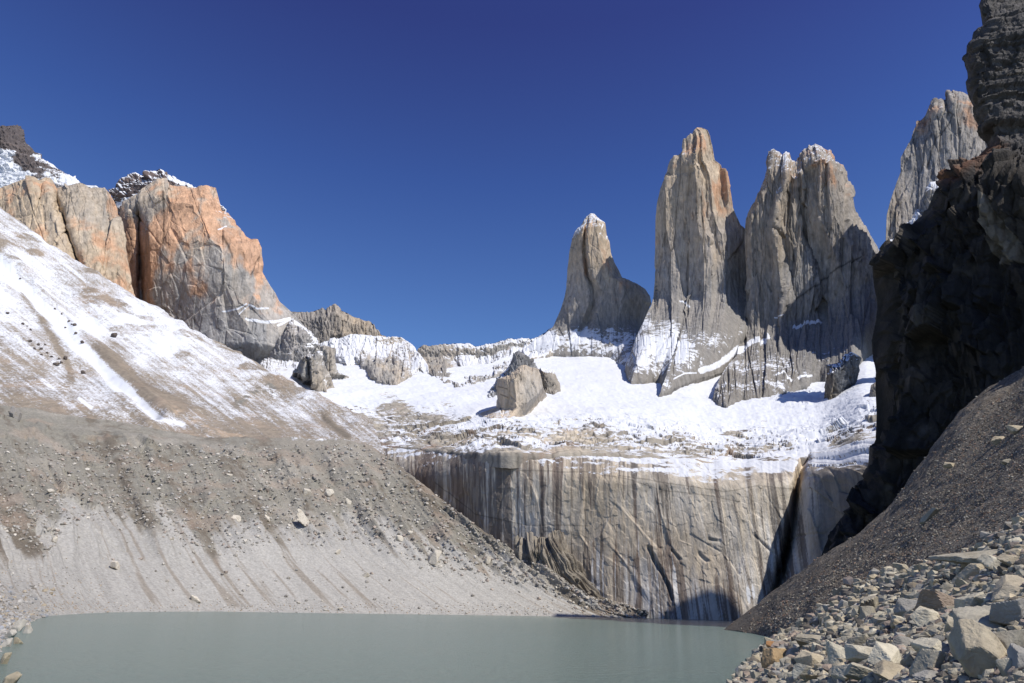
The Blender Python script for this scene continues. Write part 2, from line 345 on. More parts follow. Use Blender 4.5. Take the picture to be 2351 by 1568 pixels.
body('rock_tower',
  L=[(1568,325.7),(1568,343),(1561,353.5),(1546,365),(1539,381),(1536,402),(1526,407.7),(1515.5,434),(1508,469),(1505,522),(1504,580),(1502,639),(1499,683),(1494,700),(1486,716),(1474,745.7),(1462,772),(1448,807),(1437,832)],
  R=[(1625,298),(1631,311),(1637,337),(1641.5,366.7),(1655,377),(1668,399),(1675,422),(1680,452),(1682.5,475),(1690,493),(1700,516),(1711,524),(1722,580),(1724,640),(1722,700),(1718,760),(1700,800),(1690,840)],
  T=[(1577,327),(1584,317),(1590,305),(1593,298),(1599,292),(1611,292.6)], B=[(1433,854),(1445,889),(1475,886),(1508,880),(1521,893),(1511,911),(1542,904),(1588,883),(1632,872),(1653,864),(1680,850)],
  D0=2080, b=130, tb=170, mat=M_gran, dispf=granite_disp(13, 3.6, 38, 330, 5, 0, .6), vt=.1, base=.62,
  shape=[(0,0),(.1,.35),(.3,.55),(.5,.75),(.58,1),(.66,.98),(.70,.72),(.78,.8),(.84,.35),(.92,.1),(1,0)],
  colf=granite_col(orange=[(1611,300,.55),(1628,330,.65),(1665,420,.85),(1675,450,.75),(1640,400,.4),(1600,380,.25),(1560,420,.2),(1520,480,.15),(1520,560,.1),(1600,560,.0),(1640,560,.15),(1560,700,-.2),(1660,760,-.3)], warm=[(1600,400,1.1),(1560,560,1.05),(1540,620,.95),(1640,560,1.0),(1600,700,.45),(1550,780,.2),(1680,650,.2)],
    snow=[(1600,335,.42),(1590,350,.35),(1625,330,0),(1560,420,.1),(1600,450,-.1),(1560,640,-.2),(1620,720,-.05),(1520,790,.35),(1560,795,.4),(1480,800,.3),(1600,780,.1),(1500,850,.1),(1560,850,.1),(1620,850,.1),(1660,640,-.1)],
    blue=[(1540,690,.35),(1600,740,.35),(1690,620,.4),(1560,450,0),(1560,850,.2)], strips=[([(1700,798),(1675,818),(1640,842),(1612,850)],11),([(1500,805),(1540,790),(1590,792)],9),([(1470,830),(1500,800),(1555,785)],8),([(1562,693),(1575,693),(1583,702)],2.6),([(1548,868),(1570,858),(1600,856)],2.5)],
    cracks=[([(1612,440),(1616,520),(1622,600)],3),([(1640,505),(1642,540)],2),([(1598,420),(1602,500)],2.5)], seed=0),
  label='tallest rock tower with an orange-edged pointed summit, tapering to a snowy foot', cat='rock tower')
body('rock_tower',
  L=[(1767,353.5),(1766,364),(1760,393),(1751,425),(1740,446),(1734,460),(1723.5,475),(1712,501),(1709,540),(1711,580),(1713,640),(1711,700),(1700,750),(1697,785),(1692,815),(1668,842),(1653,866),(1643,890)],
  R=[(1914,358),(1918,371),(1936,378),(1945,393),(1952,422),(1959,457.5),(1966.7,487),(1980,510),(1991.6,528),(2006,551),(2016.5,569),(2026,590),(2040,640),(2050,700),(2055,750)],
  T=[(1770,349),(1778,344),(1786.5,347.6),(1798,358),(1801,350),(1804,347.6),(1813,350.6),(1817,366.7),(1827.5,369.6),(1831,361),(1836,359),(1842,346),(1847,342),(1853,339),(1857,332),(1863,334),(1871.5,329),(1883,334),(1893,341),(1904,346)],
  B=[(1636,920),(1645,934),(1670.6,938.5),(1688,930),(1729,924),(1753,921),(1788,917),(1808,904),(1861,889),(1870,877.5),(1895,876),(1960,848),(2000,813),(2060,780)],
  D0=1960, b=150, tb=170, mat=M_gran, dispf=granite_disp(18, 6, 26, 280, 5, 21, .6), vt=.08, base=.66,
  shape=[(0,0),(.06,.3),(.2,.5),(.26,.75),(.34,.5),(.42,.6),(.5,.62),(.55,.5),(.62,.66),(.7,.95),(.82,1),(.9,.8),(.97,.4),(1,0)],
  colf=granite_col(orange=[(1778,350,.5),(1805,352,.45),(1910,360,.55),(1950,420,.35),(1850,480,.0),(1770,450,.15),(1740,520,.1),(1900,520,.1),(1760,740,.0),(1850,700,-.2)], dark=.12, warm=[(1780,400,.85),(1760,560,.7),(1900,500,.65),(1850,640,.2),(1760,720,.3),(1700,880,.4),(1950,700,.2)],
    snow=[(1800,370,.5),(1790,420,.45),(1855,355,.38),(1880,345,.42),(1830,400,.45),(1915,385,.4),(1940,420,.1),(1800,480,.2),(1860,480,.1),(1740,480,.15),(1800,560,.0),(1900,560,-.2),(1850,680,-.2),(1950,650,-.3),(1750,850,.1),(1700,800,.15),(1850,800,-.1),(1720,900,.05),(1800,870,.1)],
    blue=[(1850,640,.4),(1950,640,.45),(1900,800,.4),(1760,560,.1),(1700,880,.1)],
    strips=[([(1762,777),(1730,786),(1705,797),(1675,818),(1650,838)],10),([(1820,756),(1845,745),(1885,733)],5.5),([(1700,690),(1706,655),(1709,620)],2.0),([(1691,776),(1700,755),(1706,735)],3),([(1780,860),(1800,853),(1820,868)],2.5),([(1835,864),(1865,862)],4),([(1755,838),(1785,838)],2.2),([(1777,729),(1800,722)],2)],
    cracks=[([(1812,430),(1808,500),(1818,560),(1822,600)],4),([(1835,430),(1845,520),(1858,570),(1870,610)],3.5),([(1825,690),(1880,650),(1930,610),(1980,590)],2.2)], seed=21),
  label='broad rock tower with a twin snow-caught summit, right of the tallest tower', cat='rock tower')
# snow ramp between the two towers
def snowramp():
    g = coons([(1655,800)],[(1745,786),(1702,812),(1672,832)],[(1691,776),(1738,774),(1768,774)],[(1610,846),(1625,852),(1648,844)],70,60)
    px, py = g[...,0], g[...,1]; u = np.linspace(0,1,70)[None]; v = np.linspace(0,1,60)[:,None]
    # lay it on whichever tower face is nearest
    return g, u, v
# small dark pillar and ridges
body('rock_pillar', L=[(1896,850),(1895,880),(1890,915)], R=[(1973,840),(1975,850),(1966.6,880),(1949,910)], T=[(1895,837),(1910,837),(1925,833),(1933,822),(1940,813),(1955,809),(1968,815),(1978,822)], B=[(1887,939),(1900,936),(1920,927),(1938,918)],
  D0=1080, b=50, tb=50, mat=M_gran, dispf=granite_disp(8, 4, 18, 60, 6, 31), vt=.2, base=.8, shape=[(0,0),(.08,.6),(.2,1),(.6,.7),(1,0)],
  colf=granite_col(warm=[(1893,880,1.2),(1940,870,.0)], blue=[(1940,870,1.0),(1892,880,0)], dark=.62, snow=[(1940,818,.5),(1905,840,.45),(1940,860,.2),(1930,900,.0)], seed=31),
  label='small dark rock pillar with snowy ledges at the right end of the glacier', cat='rock pillar')
body('rock_pillar', L=[(2000,900)], R=[(2040,900)], T=[(2004,882),(2008,878),(2030,870)], B=[(1990,919),(1997,932),(2030,935)],
  D0=900, b=22, tb=30, mat=M_gran, dispf=granite_disp(5, 3, 18, 60, 4, 37), vt=.2, base=.8,
  colf=granite_col(warm=[(1995,880,.2)], dark=.2, seed=37), label='low grey rock stub poking from snow beside the black cliff', cat='rock')
body('rock_peak', L=[(2103,285),(2095,300),(2093,316),(2081.8,336),(2067.7,362),(2067.7,395),(2058.8,418),(2044,461),(2035.7,494),(2034,540)],
  R=[(2270,262),(2290,300),(2320,360),(2380,450)], T=[(2103,279),(2106,276),(2110,278),(2114,275),(2118,271.8),(2124.7,263.5),(2131,247),(2137.8,243.8),(2141,236),(2146,225.6),(2149,232),(2151,240.5),(2155,232),(2157.6,229),(2164,233),(2170.8,235.5),(2174,219),(2174,207.5),(2180,211),(2185.6,210.8),(2192,207),(2200,209),(2210,210),(2220,216),(2240,228)],
  B=[(2033,600),(2150,640),(2400,640)], D0=1560, b=120, tb=150, mat=M_gran, dispf=granite_disp(14, 4.5, 34, 200, 5, 41), vt=.08, base=None, lean=140,
  shape=[(0,0),(.08,.15),(.3,.45),(.6,.75),(.9,.8),(1,.5)],
  colf=granite_col(orange=[(2106,285,.4),(2150,235,.5),(2200,215,.45),(2150,400,-.2),(2045,560,.1)], warm=[(2110,300,.5),(2150,400,.35),(2050,500,.6),(2150,500,.2)], blue=[(2150,420,.4),(2090,500,.3),(2050,500,0)], dark=.1,
    snow=[(2120,275,.3),(2160,240,.3),(2150,320,0),(2150,430,.1),(2100,430,.25),(2200,320,.1),(2080,450,.0)], cracks=[([(2150,310),(2140,340),(2128,385)],2.2),([(2176,250),(2190,265),(2170,300),(2150,320)],2)], seed=41),
  label='jagged-topped rock peak half hidden behind the black cliff at far right', cat='rock peak')
body('rock_peak', L=[(2118,450),(2095,505),(2040,560)], R=[(2200,420)], T=[(2134,422),(2140,417),(2150,415),(2165,414)], B=[(2020,600),(2120,600),(2230,560)], D0=1000, b=40, tb=60, mat=M_gran, dispf=granite_disp(8,4,20,60,5,45), base=None,
  colf=granite_col(warm=[(2100,500,.3)], dark=.15, snow=[(2140,418,.6),(2100,505,.6),(2070,530,.5),(2130,470,.2),(2110,450,.2)], seed=45), label='low grey shoulder of rock with snow streaks on the skyline behind the black cliff', cat='rock shoulder')
# ---- distant ridges
body('mountain_ridge', L=[(660,760)], R=[(895,800)], T=jag([(655,712),(669.5,716),(716,716),(734,712),(740,706),(748.6,715),(750,709),(760,702),(768,698),(775,703),(784,713),(795,719),(807,725),(822,732),(851,737),(855.5,746),(858,742),(863,757),(875,768),(886,772)],1.2,110,1), B=[(660,830),(760,840),(900,840)],
  D0=2650, b=70, tb=150, mat=M_gran, dispf=granite_disp(12, 6, 45, 150, 8, 51), vt=.15, base=None, colf=granite_col(warm=[(700,740,.35),(830,750,.8),(770,720,.5)], blue=[(700,750,.3),(840,760,0)], snow=[(760,730,-.1),(760,800,.1)], dark=.05, strips=[([(752,795),(765,792),(770,783)],2)], seed=51),
  label='jagged grey ridge with a small pointed summit right of the orange wall', cat='mountain ridge')
body('mountain_ridge', L=[(735,800)], R=[(927,778),(942,787),(951,795.5),(956.6,806),(968,819),(983,839)], T=jag([(728,793),(772,778),(813,769),(836,768.5),(866,772),(880,775),(895,775),(913,773)],1.0,60,2), B=[(745,812),(780,826),(795,840),(819,836),(848,856),(866,876),(889,881),(910,881),(927,874),(948,861),(985,858)],
  D0=2380, b=50, tb=200, mat=M_gran, dispf=granite_disp(12, 6, 40, 100, 12, 55), vt=.2, base=.2, colf=granite_col(dark=-.2, warm=[(860,830,.0),(900,790,.2)], snow=[(740,797,1.3),(770,790,1.2),(800,785,1.15),(840,780,1.0),(800,815,.75),(830,810,.35),(850,830,.15),(870,800,.6),(900,790,.45),(930,810,.4),(900,840,.15),(960,830,.5),(920,860,.2),(860,860,-.1)], seed=55),
  label='rounded grey rock ridge with a thick snow cap on its left shoulder', cat='mountain ridge')
body('mountain_ridge', L=[(966,820),(975,840)], R=[(1290,770),(1285,800)], T=jag([(956.6,807),(959.6,800),(974,792),(986,794),(1009,790.5),(1042,790),(1077,789),(1088.5,797),(1100,795.5),(1124,790),(1141,788),(1156,781),(1173,776),(1185,779),(1206,775),(1217,779),(1235,773.5),(1253,763),(1267,751.5),(1285,748)],1.6,140,3), B=[(984,858),(1000,867),(1021,880),(1039,878),(1044,890),(1065,889),(1088,884),(1112,878),(1130,867),(1200,830),(1280,812)],
  D0=2420, b=40, tb=200, mat=M_gran, dispf=granite_disp(14, 6, 40, 80, 12, 57), vt=.15, base=.3, colf=granite_col(dark=-.1, warm=[(1000,820,.15),(1100,830,.1)], orange=[(1085,793,.3),(1170,780,.3),(1100,850,-.3),(1000,840,-.3)], snow=[(970,805,.0),(1000,840,-.05),(1020,805,.35),(1060,800,.55),(1070,830,.5),(1110,820,.55),(1150,800,.4),(1100,860,.25),(1050,860,.35),(1150,840,.4),(1200,810,.6),(1230,790,.6),(1020,860,.1),(1260,780,.5)], seed=57),
  label='long low jagged ridge with patchy snow closing the valley in the centre', cat='mountain ridge')
# ---- orange wall, its dark hat, tan ridge, dark peak
body('mountain', L=[(246,433),(255,450)], R=[(480,440),(500,460)], T=jag([(246,433),(265,431),(267,422),(274,409),(289,406),(296,400),(308,394.5),(328,403),(335,396),(360,392),(366,387),(375,392),(387,403),(401,411),(425,418),(448,431),(470,436)],1.2,80,4), B=[(255,500),(380,500),(520,480)],
  D0=2350, b=60, tb=150, mat=M_gran, dispf=granite_disp(14, 6, 40, 30, 14, 61), vt=.2, base=None, colf=(lambda P,px,py,u,v,nz,d: (mixc(rgb(.085,.07,.07), rgb(.16,.12,.105), np.clip(.5+fbm(P[...,0]/300,P[...,1]*0,P[...,2]/14,oct=3,seed=2),0,1)), .33+.9*fbm(P[...,0]/160,P[...,1]*0,P[...,2]/22,oct=3,seed=9)*.6+1.6*np.clip(nz-.35,-.3,.5)+.9*sstep(12,0,pldist(px,py,[(330,440),(300,455),(270,470)])) +sstep(7,0,pldist(px,py,[(388,412),(440,428)])))),
  label='dark layered summit dusted with snow rising behind the orange wall', cat='mountain')
def orange_D(px, py, u, v):
    s = 55 * np.exp(-((px - lerp(318, 326, v)) / 7.0) ** 2) * sstep(.1, .2, v)           # the deep cleft
    s = s - 40 * sstep(335, 345, px) * sstep(480, 560, py) * (1 - sstep(600, 760, py))
    s = s + 120 * sstep(300, 200, px) - 45 * sstep(600, 480, px) * 0
    return s
body('mountain', L=[(281,463),(275,490),(255,560),(250,640)], R=[(502,452),(509,482),(524,491),(538,507),(542,518),(557,531),(565,542),(577,548),(592,548),(596,557),(601,569),(602,589),(605,607),(603,625),(612,642),(621,657),(630,669),(642,692),(656,704),(671,717),(690,737),(712,765),(730,790)],
  T=jag([(281,463),(296,455),(316,447),(325,433),(340,425),(360,411),(384,408),(387,425),(404,426),(425,427),(448,431),(457,427),(469,425),(475,425),(495,430.5)],.8,80,5), B=[(250,760),(400,860),(560,850),(700,850),(738,812)],
  D0=2000, b=120, tb=260, mat=M_face, dispf=granite_disp(10, 3.2, 90, 220, 6, 63), vt=.08, base=.85, baseD=1950, Dextra=orange_D,
  shape=[(0,.1),(.15,.4),(.2,.55),(.5,.85),(.75,1),(.88,.8),(1,0)],
  colf=granite_col(orange=[(430,480,.7),(380,500,.7),(370,430,.35),(345,470,-.1),(450,450,.6),(490,450,.45),(410,500,.7),(450,540,.45),(500,500,.6),(560,560,.65),(590,600,.75),(590,560,.7),(330,560,.75),(360,540,.7),(400,600,.4),(300,620,.65),(470,600,.0),(520,640,.0),(440,660,.25),(400,680,.2),(560,650,.1),(590,705,.55),(520,700,.2),(620,700,.4),(480,740,-.4),(600,760,-.6),(690,740,-.3),(350,690,.3),(420,740,-.1),(500,800,-.5)], warm=[(400,500,.7),(450,650,.4),(560,700,.6),(500,780,.25),(600,780,.2)],
    dark=-.25, oo=.14, blue=[(450,560,.15),(480,590,.3),(440,690,.35),(500,770,.55),(560,800,.6),(650,800,.5),(640,740,.3),(400,450,.0)], snow=[(450,450,-.2),(525,495,.35),(530,530,.0),(480,560,-.15),(400,600,-.3),(560,560,-.15),(500,660,-.35),(560,700,.0),(500,760,-.3),(600,760,-.1),(680,760,.1),(690,820,.45),(640,810,.1),(730,800,.5)],
    strips=[([(512,715),(545,708),(565,697)],3),([(570,698),(590,708),(618,706)],3),([(545,722),(570,700)],2),([(565,730),(610,738),(640,735),(670,728)],5),([(640,745),(670,730),(700,755),(728,790)],3.6),([(500,524),(520,520)],1.8)], seed=63,
    cracks=[([(318,470),(316,520),(320,600),(318,640)],5),([(375,440),(376,520),(374,560)],2.5),([(510,540),(522,560),(535,590)],3),([(575,630),(590,600),(598,590)],1.5)]),
  label='great orange and grey rock wall with a flat top and a vertical cleft', cat='mountain')
body('mountain_spur', L=[(640,770),(610,810)], R=[(716,760),(726,780)], T=[(664,740),(672,731),(684,738),(700,752)], B=[(590,850),(650,862),(700,860),(738,800)], D0=1960, b=90, tb=60, mat=M_gran, dispf=granite_disp(10,5,30,60,8,66), base=.75, vt=.3,
  colf=granite_col(warm=[(660,800,.3)], blue=[(640,800,.4)], snow=[(672,735,.4),(700,760,.3),(680,820,.45),(640,840,.4),(650,780,-.1),(725,790,.6)], strips=[([(672,731),(700,755),(728,792)],4)], seed=66), label='low grey spur edged with a snow crest below the orange wall', cat='spur')
body('mountain_ridge', L=[(-30,520)], R=[(264,463),(272,480),(285,560),(305,650)], T=jag([(-60,425),(0,431),(6,428),(32,419),(60,409),(78,408),(79,418),(88,416),(108,406),(114,416),(120,425),(123,437),(138,434),(164,425),(182,419),(193,421),(205,431),(220,429),(240,430),(255,446)],.8,110,6), B=[(-60,640),(100,700),(330,760)],
  D0=1750, b=60, tb=200, mat=M_face, dispf=granite_disp(14, 4, 60, 170, 10, 67), vt=.12, base=None, lean=200,
  Dextra=lambda px,py,u,v: 60*np.exp(-((px-(120+(py-430)*.35))/9.)**2),
  colf=granite_col(orange=[(30,440,.25),(80,430,.3),(110,430,.5),(160,520,.35),(230,540,.5),(255,470,.6),(200,450,-.2),(160,460,-.4),(270,600,.6),(60,480,.1),(100,500,.3),(200,560,.1)], oo=.06, dark=-.12, warm=[(50,450,1.1),(200,480,.5),(150,540,1.1),(250,600,1.1)], snow=[(30,440,-.2),(150,560,.1),(250,640,.0),(200,600,.1),(60,520,.1)], seed=67),
  label='tan and grey rock ridge at far left above the snowy slope', cat='mountain ridge')
body('mountain', L=[(-120,320)], R=[(48,290),(54,298),(56,321),(60,327),(78,342),(82,350.5),(97,353.5),(98,362),(117,374),(129,384),(144,394.5),(164,403),(185,418),(199,424),(220,425),(240,436)],
  T=jag([(-120,300),(-40,292),(0,289),(18,290.5),(32,288.5),(44,289)],1.0,60,8), B=[(-120,520),(60,500),(250,480)], D0=2300, b=80, tb=200, mat=M_face, dispf=granite_disp(14, 8, 60, 24, 16, 71), vt=.1, base=None, lean=200,
  colf=(lambda P,px,py,u,v,nz,d: (mixc(rgb(.075,.066,.066), rgb(.14,.115,.105), np.clip(.5+fbm(P[...,0]/300,P[...,1]*0,P[...,2]/14,oct=3,seed=2),0,1)), field(px,py,[(20,300,-.2),(30,325,.05),(10,365,.95),(50,350,.2),(60,375,.1),(15,400,1.2),(0,415,1.3),(40,410,1.1),(90,400,.3),(100,375,.45),(130,400,.5),(110,405,.5),(160,412,.65),(200,428,.9),(140,430,.3)])+.5*fbm(P[...,0]/160,P[...,1]*0,P[...,2]/22,oct=3,seed=9))),
  label='dark brown layered peak with snow bands at the top left corner', cat='mountain')
# ---- knobs standing in the glacier
body('rock_outcrop', L=[(735,802),(735,830)], R=[(771,830),(775,855),(800,864)], T=[(735,797),(739,794),(748.6,792),(770.6,800)], B=[(720,870),(770,870),(802,866)], D0=1480, b=30, tb=60, mat=M_gran, dispf=granite_disp(8,4,16,60,5,73), base=.8, colf=granite_col(warm=[(750,830,.1)],snow=[(790,850,.4),(750,820,-.1)],seed=73),
  label='square-topped grey rock stack behind the left knob', cat='rock outcrop')
body('rock_outcrop', L=[(684,836.5),(676,850)], R=[(746,830),(760,870)], T=[(690,819),(707.6,814.5),(734,810)], B=[(669,863),(690,872),(708,884),(719,898),(745,905),(778,910)], D0=1310, b=60, tb=60, mat=M_gran, dispf=granite_disp(9,4,12,60,5,75), base=.8, shape=[(0,0),(.25,.8),(.35,.5),(.5,1),(.8,.6),(1,0)],
  colf=granite_col(dark=-.1, warm=[(700,850,.15)],snow=[(740,840,.5),(720,830,.35),(700,860,-.1),(755,870,.4),(720,880,.0)],seed=75), label='fluted grey rock knob where the left snow slope meets the glacier', cat='rock outcrop')
body('rock_outcrop', L=[(1150,860),(1126,893),(1118,905)], R=[(1230,835),(1240,860)], T=[(1176,840),(1178,813),(1191,807),(1206,813),(1217,824)], B=[(1122,915),(1160,910),(1240,890)], D0=1230, b=50, tb=50, mat=M_gran, dispf=granite_disp(8,5,18,60,6,79), base=.8, colf=granite_col(warm=[(1190,830,.1)], blue=[(1190,830,.5)], dark=.25, snow=[(1160,850,.5),(1190,820,.1)],seed=79),
  label='dark spire of rock behind the cream rock fin', cat='rock outcrop')
body('rock_outcrop', L=[(1185,848),(1167.6,863),(1142.7,869),(1139,885),(1141,905),(1140,935)], R=[(1217,842),(1236,848),(1244,872),(1248,892)], T=[(1190,843),(1197,838),(1203,838)], B=[(1096,950),(1130,962),(1173,962),(1205,950),(1235,932),(1256,908)], D0=985, b=60, tb=60, mat=M_face, dispf=granite_disp(5,1.8,20,80,3,77,.8), base=.75, vt=.15, shape=[(0,0),(.15,.7),(.4,1),(.8,.6),(1,0)],
  colf=granite_col(dark=-.25, warm=[(1160,900,.9),(1200,900,.5)],orange=[(1150,900,.1)],snow=[(1190,845,.1),(1150,955,.35),(1180,900,-.6)],seed=77,cracks=[([(1145,888),(1165,893)],1.5),([(1148,905),(1166,912)],1.5)]), label='cream coloured rock fin rising from the snowfield in the middle', cat='rock outcrop')
body('rock_outcrop', L=[(1236,870),(1236,890)], R=[(1267,848),(1278,862),(1286,880)], T=[(1234,848),(1240,844),(1255,845)], B=[(1240,902),(1262,903),(1274,904),(1288,896)], D0=1290, b=35, tb=50, mat=M_gran, dispf=granite_disp(7,4,14,50,4,78), base=.8, vt=.25, colf=granite_col(warm=[(1260,880,.4)],snow=[(1260,848,.6),(1260,870,.05),(1260,890,-.2)],dark=.08,seed=78),
  label='grey block of rock adjoining the right side of the cream fin', cat='rock outcrop')

# ---- glacier plateau
def plateau_disp(P, px, py, u, v):
    r = sstep(1.0, .2, (lipf(px) - py) / 120.)
    slab = 5 * facet(P[..., 0] / 60, P[..., 1] / 60, 5, 1.2)[0] + 2.5 * facet(P[..., 0] / 22 + P[...,1]/60, P[..., 1] / 24, 6, 1.2)[0]
    ser = 5 * facet(P[..., 0] / 14, P[..., 1] / 20, 15)[0] * (np.exp(-(((px - 1830) / 90) ** 2 + ((py - 905 ) / 26) ** 2)) + .6 * np.exp(-(((px - 1800) / 110) ** 2 + ((py - 1000) / 20) ** 2)))
    return 1.7 * r * (slab + 1.5 * facet(P[..., 0] / 9, P[..., 1] / 12, 12, 1.8)[0]) * sstep(0, 25, lipf(px) - py) + 10 * sstep(0, 60, lipf(px) - py) * n3(P, 170, oct=3, seed=33) + 2.6 * n3(P, 30, oct=4, gain=.6, seed=34) + .9 * n3(P, 6, oct=2, seed=39) + ser
def plateau_col(P, px, py, u, v, nz, d):
    t = lipf(px) - py
    lo = fbm(P[..., 0] / 110, P[..., 1] / 55, P[..., 2] * 0, oct=4, seed=35); hi = fbm(P[..., 0] / 22, P[..., 1] / 22, P[..., 2] * 0, oct=3, seed=36)
    c = mixc(rgb(.33, .295, .24), rgb(.12, .10, .085), sstep(-.1, .5, lo + .5 * hi)); c = mixc(c, CREAM, sstep(.15, .5, -lo))
    c = mixc(c, rgb(.33, .20, .12), .4 * sstep(.1, .5, hi))
    _, e = facet(P[..., 0] / 22 + P[..., 1] / 60, P[..., 1] / 24, 6); c = c * (.55 + .45 * sstep(0, .12, e))[..., None]
    sn = field(px, py, [(860,1010,.35),(900,960,.6),(800,960,.55),(1000,1030,.4),(920,935,.45),(950,900,1.5),(830,880,1.4),(1000,985,.55),(1060,960,.75),(1130,985,.75),(1200,1000,.68),(1240,960,.95),(1350,985,.62),(1330,900,1.5),(1100,900,1.5),(1450,960,1.0),(1400,1030,.62),(1500,1030,.6),(1600,1040,.55),(1560,1000,.72),(1650,960,1.2),(1700,1020,.62),(1760,1040,.6),(1700,975,.9),(1800,1040,.75),(1880,1000,1.2),(1960,1010,.6),(1920,1020,.55),(1990,990,.7),(1850,960,1.4),(1950,950,1.4),(1600,900,1.6),(1800,900,1.4),(1300,1040,.5),(1150,1035,.5),(1500,980,.9)], 1.3)
    sn = sn - .35 * np.exp(-(((px - 900) / 28) ** 2 + ((py - 932) / 5) ** 2)) - .3 * np.exp(-(((px - 985) / 60) ** 2 + ((py - 957 ) / 8) ** 2)) - .35 * np.exp(-(((px - 1020) / 50) ** 2 + ((py - 1005) / 10) ** 2))
    sn = sn - .55 * np.exp(-(((px - 1690) / 50) ** 2 + ((py - 992 + (px-1690)*.15) / 5) ** 2)) - .02 * sstep(110, 80, t) + .4 * lo + .25 * hi - .08 * sstep(22, 4, t) + .8 * (nz - .93)
    sn = sn + .8*np.exp(-(((px-1780)/28)**2+((py-1072)/8)**2))+.6*np.exp(-(((px-1705)/28)**2+((py-1066)/5)**2))
    return c, sn
NUG = 900
gx = np.linspace(560, 2180, NUG)
TMX, TMY = [600, 780, 1000, 1130, 1200, 1440, 1600, 1900, 1960], [1.0, .9, .84, .9, 1.04, 1.04, .9, .9, 1.12]
def gline(t):
    xl = np.interp(t, [0, .2, .5, .7, 1], [868, 830, 740, 640, 560]); x = xl + (gx - gx[0]) / (gx[-1] - gx[0]) * (gx[-1] - xl)
    lip = lipf(x); tm = np.interp(x, TMX, TMY); y = lip - np.where(t < tm, t, tm + (t - tm) * .12) * (lip - 818.0)
    return P3(x, y, gD(x, y))
gl0 = gline(0.); gl0[:, 1] -= 1.5; gl0[:, 2] -= 14
glines = [gl0] + [gline(t) for t in (0, .12, .35, .62, .75, .85, .93, 1.03, 1.12)]
loft('glacier', glines, [3, 34, 62, 70, 40, 34, 30, 26, 14], NUG, M_snow, plateau_col, plateau_disp, label='white glacier and snow-covered slabs below the towers', cat='glacier')

# ---- streaked wall below the glacier
LIPP = [(x, y) for x, y in zip(gx, np.interp(gx, GX, LIPY))]
M_wall = ground_mat('streaked_granite', fine=9, stretch=(1, 1, .35), amp=.3, bump=.7, bdist=2.2, snow_scale=9, snow_amp=.5, rough=.6, bumpscale=6)
GUL = [(1852,1040),(1838,1085),(1828,1130),(1822,1180),(1812,1240),(1795,1310),(1778,1370),(1770,1400)]
def wall_P(nu, nv):
    px = np.linspace(800, 2080, nu)[None, :] * np.ones((nv, 1)); v = np.linspace(0, 1, nv)[:, None] * np.ones((1, nu))
    lip = lipf(px) - 1; py = lerp(lip, 1470., v)
    Dtop = gD(px, lip)
    Dbase = np.interp(px, [790, 900, 1000, 1100, 1250, 1400, 1700, 1830, 1880, 2080], [810, 765, 700, 640, 600, 575, 545, 545, 522, 455])
    # upper band rounds over, the lower part is nearly vertical
    D = lerp(Dtop, Dbase, np.clip(1 - (1 - np.clip(v / .16, 0, 1)) ** 2.2, 0, 1) * .8 + .2 * v)
    D = D + 38 * np.exp(-(pldist(px, py, GUL) / 8) ** 2) * (px < 2000) - 12 * sstep(0, 30, px - np.interp(py, [p[1] for p in GUL], [p[0] for p in GUL]) - 6) * sstep(.03, .15, v)
    D = D + 4 * np.sin(px / 95.) * v
    return px, py, v, D
